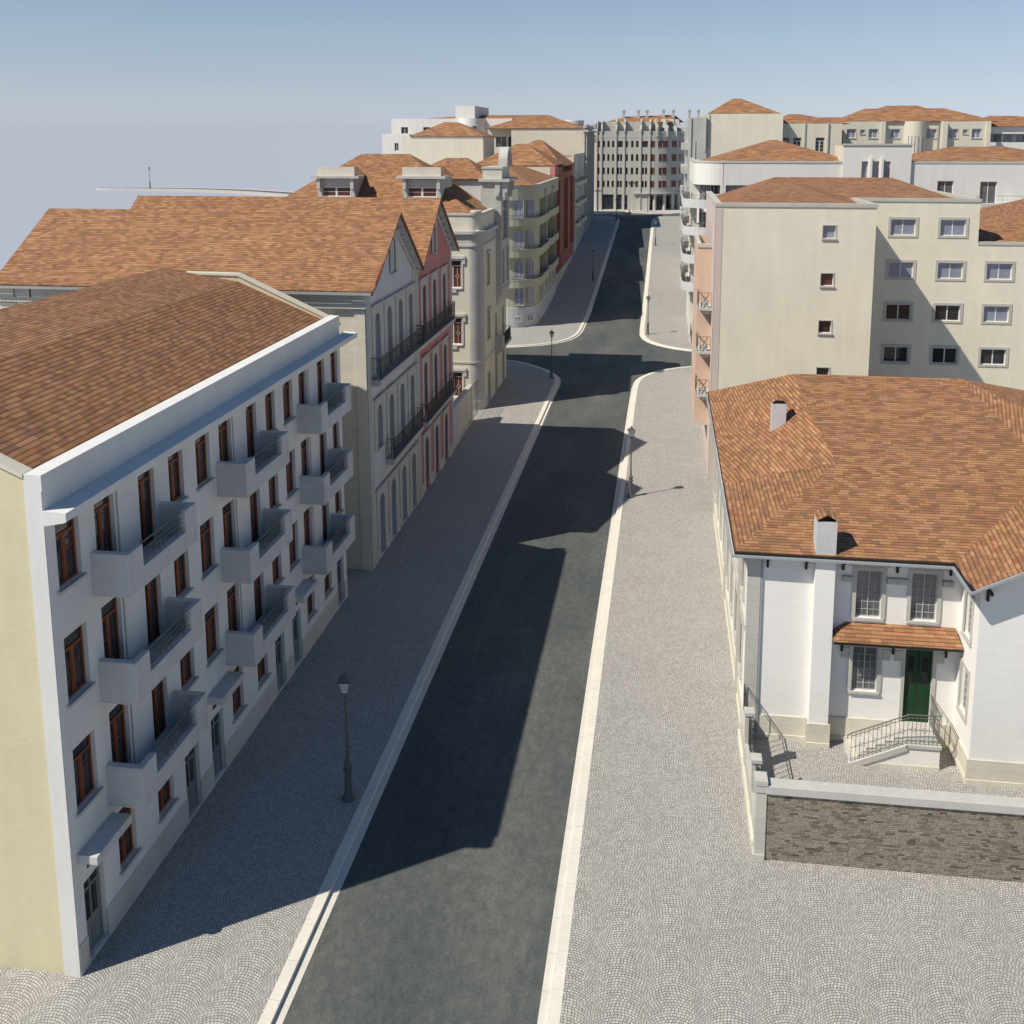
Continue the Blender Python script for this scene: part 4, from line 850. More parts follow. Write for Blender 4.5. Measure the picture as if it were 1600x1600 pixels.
# ================================================================== RIGHT SIDE
def villa():
    t = thing('villa', 'white two-storey villa with big orange tile roof, chimneys and green door', 'house', (3.3, 34.4, 0))
    YB = 34.64; XW = 10.75; YR = 32.62
    so_ = dict(sur=(.14, .05, 'granite'), sill='granite', fm='stonew')
    wall(t, 'S', 34.45, 3.4, 6.3, 0, 7.45, 'villa'); wall(t, 'E', 6.27, 34.46, 34.64, 0, 7.45, 'villa')
    ops = [(7.12, 8.02, 4.98, 6.78, 'grid', so_), (9.03, 9.93, 4.98, 6.78, 'grid', so_), (7.12, 8.02, 2.12, 3.86, 'grid', so_), (8.97, 9.93, 1.0, 3.88, 'greendoor', dict(sur=(.12, .05, 'granite'), gm='glass'))]
    wall(t, 'S', YB, 6.27, XW, 0, 7.45, 'villa', ops, dep=.07)
    for xc in (7.57, 9.48):                         # stepped lintels and window shelves
        pbox(t, 'lintel_trim', 'granite', (xc - .72, xc + .72, YB - .045, YB + .01, 6.93, 7.1), *[(*sorted((xc + s * .60, xc + s * .95)), YB - .14, YB + .01, 6.36, 6.56) for s in (-1, 1)])
    for xc in (7.57, 9.45): pbox(t, 'lintel_trim', 'granite', *[(*sorted((xc + s * .60, xc + s * .86)), YB - .055, YB + .01, 3.40, 3.80) for s in (-1, 1)])
    # chimney breast and chimneys
    pbox(t, 'chimney_breast', 'villa', (5.58, 6.27, 34.1, 34.5, 0, 7.42))
    def chimney(x0, x1, y0, y1, z0, z1):
        c = pbox(t, 'chimney', 'conc', (x0, x1, y0, y0 + .08, z0, z1), (x0, x1, y1 - .08, y1, z0, z1), (x0, x0 + .08, y0 + .08, y1 - .08, z0, z1), (x1 - .08, x1, y0 + .08, y1 - .08, z0, z1))
        pbox(c, 'flue', 'black', (x0 + .05, x1 - .05, y0 + .03, y1 - .03, z0, z1 + .02)); xm = (x0 + x1) / 2
        pbox(c, 'chimney_side', 'conc', (x0, x0 + .05, y0 + .05, y1 - .05, z1, z1 + .1), (x1 - .05, x1, y0 + .05, y1 - .05, z1, z1 + .1))
        roofp(c, [[(x0 - .04, y0 - .04, z1 + .08), (xm, y0 - .04, z1 + .3), (xm, y1 + .04, z1 + .3), (x0 - .04, y1 + .04, z1 + .08)], [(xm, y0 - .04, z1 + .3), (x1 + .04, y0 - .04, z1 + .08), (x1 + .04, y1 + .04, z1 + .08), (xm, y1 + .04, z1 + .3)]], 'roof', .03, 'chimney_cap')
    chimney(5.58, 6.27, 34.12, 34.85, 7.3, 8.72); chimney(4.98, 5.6, 43.9, 44.5, 8.3, 10.35)
    # wing
    ww = dict(sur=(.13, .05, 'granite'), sill='granite', fm='stonew')
    wall(t, 'W', XW, YR, YB, 0, 7.45, 'villa', [(33.3, 34.05, 4.95, 6.5, 'grid', ww), (33.2, 34.0, 2.15, 3.85, 'grid', ww)], dep=.1)
    wall(t, 'S', YR, XW, 17, 0, 7.35, 'villa'); MB().prism([(XW, 7.351), (17, 7.351), (17, 9.8), (15.4, 9.8), (XW, 7.42)], lambda p, q, d: (p, d, q), YR, YR + .2).build('gable_wall', 'villa', t)
    # plinths
    def plinth(face, pl_, a0, a1):
        m = mp(face, pl_); b = MB()
        for d0, z0, z1 in ((.05, .3, 1.03), (.09, 0, .30)):
            p, q = m(a0, -d0, z0), m(a1, .02, z1); b.box(*sorted((p[0], q[0])), *sorted((p[1], q[1])), z0, z1)
        b.build('plinth', 'ashlar', t)
    plinth('S', 34.45, 3.4, 5.53); plinth('S', 34.1, 5.5, 6.35); plinth('S', YB, 6.36, XW - .1); plinth('W', XW, YR + .03, YB - .1); plinth('S', YR, XW - .09, 17); plinth('W', 3.3, 34.4, 56.5)
    pbox(t, 'corner_pilaster', 'granite', (3.26, 3.72, 34.38, 34.56, 0, 7.1)); pbox(t, 'painted_shadow_gap', 'gutter', (3.73, 3.80, 34.39, 34.47, .3, 7.3)).name = 'downpipe'  # grey strip painted in as the shadow gap beside the pilaster
    # street front
    so2 = dict(sur=(.2, .07, 'granite'), sill='granite'); ops = []
    for y in (35.8, 38.4, 41.0, 43.6, 46.6, 49.4, 52.2, 54.6):
        for z0, z1 in ((1.7, 3.8), (4.9, 6.7)): ops.append((y, y + 1.0, z0, z1, 'grid', so2))
    wall(t, 'W', 3.3, 34.45, 56.5, 0, 7.45, 'villa', ops, dep=.14)
    pbox(t, 'pilaster', 'granite', (3.17, 3.32, 36.98, 37.4, 0, 7.3), (3.17, 3.32, 45.2, 45.7, 0, 7.3), (3.17, 3.32, 56.1, 56.6, 0, 7.3)); pbox(t, 'string_course', 'granite', (3.22, 3.31, 34.5, 56.5, 4.25, 4.45))
    wall(t, 'N', 56.5, 3.3, 17, 0, 7.45, 'villa'); wall(t, 'E', 24, 36, 56.5, 0, 7.45, 'villa')
    # roof
    SW, NW = (2.76, 34.1, 7.5), (2.76, 56.9, 7.5); A, B_, P, Q = (7.16, 39.88, 9.06), (6.52, 43.88, 10.14), (6.28, 47.1, 11.01), (13.87, 47.1, 11.01)
    V1, V2 = (10.28, 34.05, 7.5), (14.6, 38.95, 8.81); m1, m2 = (2.76, 41.2, 7.5), (2.76, 48.2, 7.5); E1, E2 = (24.2, 56.9, 7.5), (24.2, 36, 7.5)
    WC = (10.28, 32.05, 7.42); WR = (15.4, 32.05, 9.95); WB = (15.4, 39.9, 9.95)
    roofp(t, [[SW, V1, V2, (15.4, 39.9, 9.07), Q, P, B_, A], [SW, A, m1], [m1, A, B_, m2], [m2, B_, P, NW], [NW, P, Q, E1], [Q, (15.4, 39.9, 9.07), E2, E1], [V1, WC, WR, WB, V2], [WR, (20.5, 32.05, 7.42), (20.5, 39.9, 7.42), WB]], 'roof', .1)
    gt_ = MB(); pth = [(2.70, 57), (2.70, 34.04), (10.24, 33.98), (10.24, 31.98)]
    gt_.band(pth, 7.30, 7.38, -.09); gt_.build('eaves_gutter', 'gutter', t)
    MB().band([(2.74, 57), (2.74, 34.06), (10.26, 34.0), (10.26, 32.0)], 7.33, 7.45, .12).build('eaves_board', 'black', t)
    MB().prism([(10.2, 7.36), (15.5, 9.97), (15.5, 9.87), (10.2, 7.26)], lambda p, q, d: (p, d, q), 31.97, 32.04).build('verge_board', 'gutter', t)
    for x, ya, yb, z in [(x, 34.12, 34.44, 7.28) for x in (3.95, 5.3)] + [(x, 34.2, 34.63, 7.24) for x in (6.62, 8.5, 10.32)] + [(10.95, 32.15, 32.61, 7.3)]:
        MB().prism([(ya, z), (yb, z), (yb, z - .46), (yb - .1, z - .46), (yb - .1, z - .22), (ya + .1, z - .1), (ya, z - .1)], lambda p, q, d: (d, p, q), x - .04, x + .04).build('eaves_bracket', 'black', t)
    # porch roof over window and door
    EY, EZ, TZ = 33.86, 4.38, 4.78
    roofp(t, [[(6.3, EY, EZ), (10.7, EY, EZ), (10.62, YB, TZ), (6.8, YB, TZ)], [(6.3, EY, EZ), (6.8, YB, TZ), (6.3, YB, EZ)]], 'roof', .05, 'porch_roof')
    pbox(t, 'porch_fascia', 'black', (6.3, 10.7, EY + .02, EY + .07, EZ - .12, EZ - .05))
    for x in (6.72, 8.52, 10.35):
        pb = MB(); pb.box(x - .035, x + .035, EY + .1, YB, EZ - .13, EZ - .06); pb.box(x - .04, x + .04, YB - .09, YB, EZ - .72, EZ - .13); pb.box(x - .04, x + .04, YB - .34, YB - .09, EZ - .34, EZ - .13); pb.tube((x, EY + .3, EZ - .13), (x, YB - .04, EZ - .42), .03, 5); pb.build('porch_bracket', 'black', t)
    # front steps
    s = pbox(t, 'front_steps', 'villa', (8.84, 9.96, 33.2, 34.6, .24, .93)); MB().prism([(7.35, .24), (8.838, .24), (8.838, .9), (8.75, .88)], lambda p, q, d: (p, d, q), 33.2, 34.6).build('stair_side', 'villa', s)
    pbox(s, 'landing', 'trim', (8.80, 10.0, 33.14, 34.6, .93, 1.04)); pbox(s, 'stair_base', 'ashlar', (7.1, 9.98, 33.18, 34.6, 0, .24))
    MB().prism([(6.88, 0), (6.88, .16), (8.84, 1.035), (8.84, .82), (7.1, .02)], lambda p, q, d: (p, d, q), 33.14, 33.3).build('stringer', 'trim', s)
    n = 6
    for i in range(n): x0 = 6.92 + 1.92 * i / n; pbox(s, 'step', 'trim', (x0, 8.84, 33.3, 34.55, 1.0 * i / n + .002 * i, 1.0 * (i + 1) / n))
    rl = MB(); Y = 33.22; fr = lambda x: (.16 + (1.04 - .16) * (x - 6.9) / 1.95) if x < 8.85 else 1.04
    for off, r in ((1.12, .022), (1.0, .012), (.55, .012), (.12, .012)):
        rl.tube((6.92, Y, fr(6.92) + off), (8.86, Y, 1.04 + off), r, 6); rl.tube((8.86, Y, 1.04 + off), (9.93, Y, 1.04 + off), r, 6); rl.tube((9.93, Y, 1.04 + off), (9.93, 34.6, 1.04 + off), r, 6)
    rl.tube((6.92, Y, 1.28), (6.8, Y, 1.2), .022, 6); rl.tube((6.8, Y, 1.2), (6.82, Y, 1.08), .016, 6)
    x = 6.95
    while x < 9.95: rl.tube((x, Y, fr(x)), (x, Y, fr(x) + 1.12), .011, 4); x += .145
    y = Y + .14
    while y < 34.5: rl.tube((9.93, y, 1.04), (9.93, y, 2.16), .011, 4); y += .14
    for xc in (7.3, 7.75, 8.2, 8.65, 9.02, 9.4, 9.76):
        q = [(xc + .085 * math.cos(2 * PI * i / 10), Y, fr(xc) + .55 + .085 * math.sin(2 * PI * i / 10)) for i in range(11)]
        for a, c in zip(q[:-1], q[1:]): rl.tube(a, c, .008, 4)
    for yc in (33.6, 34.0, 34.35):
        q = [(9.93, yc + .085 * math.cos(2 * PI * i / 10), 1.59 + .085 * math.sin(2 * PI * i / 10)) for i in range(11)]
        for a, c in zip(q[:-1], q[1:]): rl.tube(a, c, .008, 4)
    rl.build('handrail', 'iron_g', s)
    h = MB(); h.tube((9.43, 34.7, 2.15), (9.43, 34.68, 2.45), .012, 5); h.tube((9.53, 34.7, 2.1), (9.50, 34.68, 2.42), .012, 5)
villa()

def yard_wall():
    t = thing('boundary_wall', 'rough rubble stone wall with pale coping and corner post in front of the white villa', 'wall', (3.14, 28, 0))
    pbox(t, 'masonry', 'rub', (3.45, 18, 28.0, 28.3, 0, 2.36)); pbox(t, 'coping', 'trim', (3.44, 18, 27.93, 28.38, 2.36, 2.64), bevel=.02)
    pbox(t, 'post', 'granite', (3.14, 3.45, 27.97, 28.35, 0, 2.40)); pbox(t, 'post_cap', 'trim', (3.08, 3.47, 27.92, 28.42, 2.64, 2.79), (3.1, 3.44, 27.94, 28.4, 2.40, 2.64)); pbox(t, 'base_stone', 'granite', (3.08, 3.44, 27.93, 28.3, 0, .3))
    t = thing('street_fence', 'low stone fence with piers and iron railing between pavement and villa yard', 'fence', (3.2, 31, 0))
    pbox(t, 'low_wall', 'granite', (3.17, 3.38, 28.36, 34.36, 0, 1.15)); pbox(t, 'low_wall_plinth', 'ashlar', (3.08, 3.17, 28.36, 34.38, 0, .42)); pbox(t, 'coping', 'trim', (3.14, 3.41, 28.36, 34.36, 1.15, 1.24))
    for y in (29.55, 32.2): pbox(t, 'pier', 'granite', (3.15, 3.42, y, y + .32, 0, 2.3)); pbox(t, 'pier_cap', 'trim', (3.11, 3.46, y - .04, y + .36, 2.3, 2.42))
    for a, b_ in ((28.45, 29.5), (29.95, 32.15), (32.6, 34.3)):
        r = railing(t, 'iron_railing', [(3.28, a, 1.24), (3.28, b_, 1.24)], 1.02, 'iron', .26, r=.014, mids=(.86,), top=.025)
    lm = MB().tube((3.28, 30.9, 2.2), (3.28, 30.9, 2.6), .012, 5); lm.lathe((3.28, 30.9), [(.03, 2.56), (.05, 2.62), (.02, 2.7)], 8); lm.build('finial', 'iron', t)
yard_wall()

def beige_block():
    t = thing('apartment_block', 'tall beige block with salmon street front and shadow-cut stepped side wall', 'building', (3.2, 62.4, 0))
    A, B_, X1, X2 = 62.4, 69.0, 12.87, 20.87
    wi = dict(sur=(.06, .03, 'trim'), sill='trim')
    wall(t, 'S', A, 3.62, X1, 0, 17.95, 'beige', [(9.72, 10.48, z, z + .78, 'plain', dict(wi, gm=g, fm='alu')) for z, g in ((16.05, 'glassp'), (13.08, 'glassb'), (10.1, 'glass'), (7.1, 'glass'))], dep=.14)
    pbox(t, 'corner_strip', 'pinkstrip', (3.2, 3.62, A - .02, A + .3, 0, 17.95))
    wall(t, 'E', X1, A, B_, 0, 17.95, 'beige')
    ws = dict(sur=(.17, .045, 'granite')); ops = []
    for i, z in enumerate((15.68, 12.78, 9.88, 6.92, 3.9, .9)):
        for j, x in enumerate((15.18, 18.4, 21.55)):
            if j == 2 and i == 0: continue
            ops.append((x, x + 1.62, z, z + 1.08, 'slider', dict(ws, gm='glassp' if (z > 12 or (z > 9 and j == 2)) else 'glass')))
    wall(t, 'S', B_, X1, X2, 0, 17.95, 'beige', [o for o in ops if o[0] < 20.5], dep=.12)
    wall(t, 'S', B_ - .001, X2, 34, 0, 15.1, 'beige', [o for o in ops if o[0] > 20.5] + [(x, x + 1.62, z, z + 1.08, 'slider', ws) for x in (24.7, 28) for z in (12.78, 9.88)], dep=.12)
    wall(t, 'E', X2, B_, 84.2, 15.1, 17.95, 'beige')
    # parapets with stone copings, inner faces of parapets
    cp = [(3.2, 77), (3.2, A), (X1, A)]
    bandp(t, 'parapet_coping', 'granite', shift([(3.2, 77), (3.2, A), (X1, A), (X1, B_), (X2, B_), (X2, 84)], -.06), 17.95, 18.17, .42)
    bandp(t, 'parapet', 'creamw', shift([(3.2, 77), (3.2, A), (X1, A), (X1, B_), (X2, B_), (X2, 84)], .02), 17.0, 17.95, .26)
    bandp(t, 'parapet_coping', 'granite', [(X2 + .01, B_ - .05), (34, B_ - .05)], 15.1, 15.3, .35)
    A1, A2, A3, A4, P1, P2 = (3.55, 62.85, 17.72), (12.6, 62.85, 17.72), (12.6, 69.35, 18.1), (19.2, 69.35, 17.98), (8.35, 78, 19.22), (17.05, 78, 19.22)
    roofp(t, [[A1, A2, A3, (19.2, 69.35, 17.98), P2, P1], [A1, P1, (3.55, 77, 17.72)], [P2, (19.2, 69.35, 17.98), (20.6, 69.4, 17.7), (20.6, 84, 17.6)], [P1, P2, (20.6, 84, 17.6), (6.5, 84, 17.7)], [P1, (6.5, 84, 17.7), (3.55, 77, 17.72)]], 'roof', 0)
    wall(t, 'W', 6.4, 77, 84.2, 0, 17.9, 'beige'); wall(t, 'N', 84.2, 6.4, X2, 0, 17.9, 'beige')
    hip(t, 20.95, 48, 69.3, 88, 15.0, 30, 78.5, 36, 78.5, 18.4, 'roof', 0)
    # street front
    ops = [(y, y + .9, z, z + 1.9, 'casement', dict(fm='gframe')) for y in (67.5, 70, 72.5, 75) for z in (14.4, 11.2, 8.2, 5.2)]
    wall(t, 'W', 3.2, A, 77, 0, 17.95, 'pinkstrip', ops); wall(t, 'N', 77, 3.2, 6.4, 0, 17.95, 'beige')
    by0, by1 = 66.0, 74.5
    wall(t, 'W', 2.3, by0, by1, 3.0, 15.0, 'pinkish', [(y, y + 1.1, z, z + 1.8, 'casement', {}) for y in (67.5, 71.5) for z in (4.2, 7.2, 10.2, 12.7)], name='bay_wall'); wall(t, 'S', by0, 2.3, 3.2, 3.0, 15.0, 'pinkish', name='bay_wall'); wall(t, 'N', by1, 2.3, 3.2, 3, 15., 'pinkish', name='bay_wall')
    pbox(t, 'bay_coping', 'granite', (2.22, 2.5, by0 - .06, by1 + .06, 15.0, 15.25), (2.5, 3.2, by0 - .06, by0 + .2, 15.0, 15.25)); pbox(t, 'bay_base', 'trim', (2.3, 3.2, by0, by1, 2.85, 3.0))
    for z in (11.2, 8.3, 5.4):
        b = pbox(t, 'balcony', 'trim', (2.28, 3.2, 64.3, by0, z - .16, z), (2.6, 3.2, 64.5, by0, z - .42, z - .16)); railing(b, 'railing', [(3.15, 64.35, z), (2.32, 64.35, z), (2.32, 65.95, z)], 1.0, 'iron_g', .18, mids=(.5,))
        MB().tube((2.5, 64.4, z + .1), (3.0, 64.4, z + .95), .03, 4).tube((2.45, 64.4, z + .95), (2.9, 64.4, z + .5), .03, 4).build('folded_rack', 'brown', b); pbox(b, 'air_unit', 'wframe', (2.45, 2.95, 64.5, 64.8, z, z + .45))
    t = thing('townhouse', 'low pale stone house on the right pavement just before the crossing', 'house', (3.1, 78, 0))
    wall(t, 'W', 3.1, 77.2, 92.3, 0, 9.5, 'ashlar', [(y, y + 1.1, z, z + 2.1, 'sash', dict(sur=(.15, .05, 'trim'))) for y in (79, 82, 85, 88) for z in (.8, 4.6)]); wall(t, 'S', 77.2, 3.1, 20, 0, 9.5, 'ashlar'); wall(t, 'N', 92.3, 3.1, 20, 0, 9.5, 'ashlar')
    for y0 in (79.5, 86): b = pbox(t, 'balcony', 'trim', (2.55, 3.1, y0, y0 + 4, 4.2, 4.4)); railing(b, 'railing', [(3.1, y0 + .05, 4.4), (2.6, y0 + .05, 4.4), (2.6, y0 + 3.95, 4.4), (3.1, y0 + 3.95, 4.4)], 1.0, 'iron', .14)
    hip(t, 2.9, 20, 77, 92.5, 9.5, 9, 84.5, 13, 84.5, 12, 'roof', .1)
beige_block()

def deco_block():
    t = thing('rounded_apartment_block', 'white rounded block with bowed street balconies and raised stair block with three slit windows', 'building', (3, 105, 0))
    cv = [(3, 124), (3, 108)] + arc(6, 108, 3, 180, 270, 10)[1:] + [(18.3, 105)]
    wall(t, 'S', 105, 6, 18.0, 0, 19.7, 'white2', [(6.3, 8.9, 15.6, 17.4, 'slider', dict(gm='glassp', fm='alu'))], dep=.5)
    wall(t, 'S', 105, 24.7, 46, 0, 19.7, 'white2', [(27.45, 29.0, 15.8, 17.95, 'slider', dict(gm='glassg')), (31.6, 33.2, 15.6, 17.9, 'slider', dict(gm='glassg', name='balcony_door')), (31.6, 34.0, 12.4, 14.9, 'slider', dict(gm='glass', name='balcony_door')), (37.5, 39, 15.6, 17.9, 'slider', dict(gm='glassb'))])
    wall(t, 'S', 104.7, 18.0, 24.7, 0, 21.5, 'white2', [(x, x + .62, 16.2, 19.9, 'plain', dict(gm='glassp', fm='alu', name='slit_window')) for x in (19.85, 20.95, 22.05)], dep=.25); wall(t, 'E', 24.7, 104.7, 110, 0, 21.5, 'white2'); wall(t, 'W', 18.0, 104.7, 110, 0, 21.5, 'creamw')
    pbox(t, 'slit_fin', 'white2', *[(x, x + .22, 104.3, 104.71, 17.5, 20.3) for x in (20.6, 21.7)])
    bandp(t, 'parapet_coping', 'granite', [(17.9, 104.6), (24.8, 104.6)], 21.5, 21.68, .5)
    bandp(t, 'upper_wall', 'white2', cv[:-1] + [(6.05, 105.0)], 17.4, 19.7, .3, True); bandp(t, 'parapet_coping', 'granite', shift(cv[:-1] + [(17.95, 105)], -.06), 19.7, 19.9, .45); bandp(t, 'parapet_coping', 'granite', [(24.75, 104.95), (46, 104.95)], 19.7, 19.9, .45)
    bandp(t, 'loggia_wall', 'white2', shift([(3, 124), (3, 109)] + arc(6, 108, 3, 180, 270, 6)[1:], 1.2), 0, 17.4, .2)
    for i, a in enumerate((200, 225, 250)):
        for z in (15.5, 12.6, 9.6): x, y = 6 + 2.05 * math.cos(R(a)), 108 + 2.05 * math.sin(R(a)); win(t, 'slider', 1.1, 1.9, (x - .1 * math.cos(R(a)) - .2, y - .2, z), R(a + 90), gm='glass', fm='alu')
    for y in (110, 114, 118):
        for z in (15.5, 12.6, 9.6, 6.6): win(t, 'slider', 2.4, 1.9, (4.14, y + 1, z), -PI / 2, gm='glassp', fm='alu', name='balcony_door')
    pbox(t, 'loggia_pier', 'white2', (3.0, 3.5, 107.9, 108.2, 0, 17.4), (3.0, 3.4, 113, 113.3, 0, 17.4), (3.0, 3.4, 119, 119.3, 0, 17.4), (5.75, 6.04, 104.98, 105.4, 0, 17.4))
    for z in (15.0, 12.1, 9.1, 6.1):
        q = [(3.0, 121), (2.35, 120.2), (1.95, 118), (1.93, 110)] + arc(5.2, 107.5, 3.25, 172, 262, 8) + [(7.0, 104.5)]
        b = bandp(t, 'balcony', 'conc', q, z, z + .9, .14, True); bandp(b, 'balcony_floor', 'white2', shift(q, .1), z, z + .14, 1.7); railing(b, 'railing', [(p[0], p[1], z + .9) for p in shift(q, .07)], .45, 'iron_g', 1.2, mids=(.35, .7))
        pbox(b, 'awning_screen', 'glassp', (2.06, 2.1, 111, 115.5, z + 1.0, z + 2.5))
    for x0 in (31.3, 36.0): b = pbox(t, 'balcony', 'conc', (x0, x0 + 4.0, 103.4, 105, 14.7, 15.75)); railing(b, 'railing', [(x0 + .05, 104.9, 15.75), (x0 + .05, 103.45, 15.75), (x0 + 3.95, 103.45, 15.75)], .8, 'iron_g', 1.3, mids=(.5,))
    pbox(t, 'roof_deck', 'trim', (6.2, 46, 105.3, 125, 19.3, 19.4)); pbox(t, 'roof_deck', 'trim', (3.3, 6.2, 108.2, 124, 19.3, 19.4))
    hip(t, 4.2, 20.5, 106, 124, 19.6, 11.6, 115, 12.5, 115, 22.05, 'roof_far', .1); hip(t, 24.8, 45, 105.6, 124, 19.6, 31.2, 114, 36.5, 114, 21.35, 'roof_far', .1)
    wall(t, 'N', 124, 3, 46, 0, 19.7, 'white2')
deco_block()

def brick_block():
    t = thing('apartment_block', 'tall blank cream-brick block with pyramid tile roof on the right skyline', 'building', (3.2, 140, 1))
    wall(t, 'S', 140, 4.6, 15.87, 0, 25.62, 'beige'); wall(t, 'S', 139.6, 3.1, 5.6, 0, 25.1, 'ashlar_g'); wall(t, 'E', 15.87, 140, 155, 0, 25.6, 'beige'); wall(t, 'E', 5.6, 139.6, 140, 0, 25.1, 'ashlar_g')
    pbox(t, 'pilaster', 'trim', (5.3, 5.5, 139.5, 139.7, 20.5, 25.4), (5.8, 6.0, 139.9, 140.05, 21.0, 25.6), (3.3, 3.5, 139.45, 139.62, 8, 25.1), (3.9, 4.1, 139.5, 139.62, 8, 22))
    wall(t, 'W', 3.1, 139.6, 165, 0, 25.1, 'ashlar_g', [(y, y + 1.4, z, z + 2, 'casement', {}) for y in (142, 146, 150, 154, 158) for z in (8, 11.5, 15, 18.5, 22)])
    for z in (8.5, 11.8, 15.1, 18.4, 21.7): pbox(t, 'balcony', 'ashlar_g', (2.3, 3.1, 141, 147, z - 1, z), (2.4, 3.1, 151, 157, z - 1, z))
    wall(t, 'S', 141.5, 15.87, 24, 0, 24.3, 'creamw', [(16.1, 17.0, 20.6, 22.4, 'casement', dict(fm='alu')), (17.5, 18.6, 20.4, 22.4, 'casement', dict(fm='alu')), (20.5, 21.7, 20.4, 22.4, 'casement', dict(fm='alu', sill='trim'))]); pbox(t, 'pilaster', 'trim', (18.9, 19.1, 141.35, 141.5, 0, 24.4), (22.0, 22.2, 141.3, 141.5, 0, 24.4))
    wall(t, 'N', 156, 3.1, 24, 0, 24.2, 'creamw')
    hip(t, 5.6, 15.6, 140.1, 152, 25.65, 9.4, 146, 10.6, 146, 27.9, 'roof_far', .1); hip(t, 14.5, 25, 141.6, 154, 24.35, 17.5, 147.5, 19, 147.5, 25.75, 'roof_far', .1)
brick_block()
def long_block():
    t = thing('housing_complex', 'long cream housing block with rounded stair tower and wide hipped roof on the right skyline', 'building', (34, 150, 1.7))
    S = 150; Z0 = 22.35; wi = dict(sur=(.1, .03, 'trim'), sill='trim'); k = lambda m: 23.87 + (m - 740) * .03104
    def wn(a, b, z=Z0, h=1.28): return (k(a), k(b), z, z + h, 'slider', dict(wi, gm='glassp'))
    wall(t, 'S', S, k(795), k(980), 0, 24.7, 'creamw', [wn(812, 853), wn(873, 893, Z0 + .6, .6), wn(912, 952)] + [wn(812, 853, Z0 - 3.1), wn(912, 952, Z0 - 3.1)])
    wall(t, 'S', S + .6, k(980), k(1260), 0, 24.7, 'creamw', [wn(1015, 1055), wn(1178, 1220), wn(1015, 1055, Z0 - 3.1), wn(1178, 1220, Z0 - 3.1)])
    wall(t, 'S', S, k(1260), k(1440), 0, 24.7, 'creamw', [wn(1270, 1310), wn(1332, 1352, Z0 + .6, .6), wn(1372, 1412)])
    wall(t, 'W', k(795), S, S + 8, 0, 24.7, 'creamw'); pbox(t, 'pier', 'creamw', (k(965), k(985), S - .3, S + .6, 0, 24.72), (k(1236), k(1258), S - .8, S + .6, 0, 24.72), (k(1432), k(1452), S - .3, S + .3, 0, 24.72)); pbox(t, 'downpipe', 'gutter', (k(1226), k(1230), S + .4, S + .58, 0, 24.5))
    c = k(1122); bandp(t, 'stair_tower', 'creamw', arc(c, S + .6, 1.5, 180, 360, 16), 0, 24.72, .2, True)
    for a in (235, 270, 305): win(t, 'plain', .62, 4.6, (c + 1.52 * math.cos(R(a)), S + .6 + 1.52 * math.sin(R(a)), 18.0), R(a + 90), fm='alu', gm='glassp')
    wall(t, 'S', S + 3, 19.5, k(795), 0, 24.6, 'creamw', [(22.9, 23.5, 22.6, 23.9, 'plain', {})])
    hip(t, k(795) - .1, 47.0, S + .3, S + 14, 24.75, 29.6, 156, 41, 156, 26.75, 'roof_far', .1); hip(t, 28.5, 43, S + 3, S + 17, 25.2, 33.3, 159, 37.9, 159, 27.25, 'roof_far', .1); hip(t, 18.5, 34, S + 6, S + 16, 24.5, 21, 160, 30, 160, 25.55, 'roof_far', .1)
    t = thing('apartment_block', 'white block with ribbon windows and white balcony bands at the right edge of the skyline', 'building', (52, 152, 1.8))
    S = 152; a0, a1 = k(1450) + .5, 70
    pbox(t, 'balcony_band', 'white2', (a0, a1, S, S + .3, 22.95, 24.0), (a0, a1, S - .3, S, 20.35, 21.75), (a0, a1, S - .3, S, 17.2, 18.6)); pbox(t, 'roof_slab', 'trim', (a0, a1, S - .3, S + 1.6, 23.9, 24.05))
    wall(t, 'S', S + 1.5, a0, a1, 0, 24.0, 'grey_white', [(a0 + .3 + i * 2.0, a0 + 1.7 + i * 2.0, z, z + 1.6, 'slider', dict(gm='glassp')) for i in range(6) for z in (21.3, 18.2)]); pbox(t, 'divider', 'white2', *[(a0 + 1.85 + i * 4, a0 + 2.0 + i * 4, S, S + 1.5, 21.7, 23.0) for i in range(4)])
    hip(t, a0 - .5, 72, S - .4, S + 14, 24.05, 48, S + 6, 51.5, S + 6, 25.65, 'roof_far', .1)
    t = thing('gap_block', 'dark box standing in for the dark gap between the brick block and the long cream block', 'gap block', (22, 147, 1)); pbox(t, 'wall', 'iron', (22.3, 24.4, 147, 149, 0, 21.0)); pbox(t, 'side_wall', 'gutter', (24.4, 24.8, 146.5, 149, 0, 21.6)); pbox(t, 'roof', 'gutter', (22.2, 24.9, 146.4, 149.1, 21.6, 21.8))  # dark box stands in for the dark gap between the two blocks
long_block()

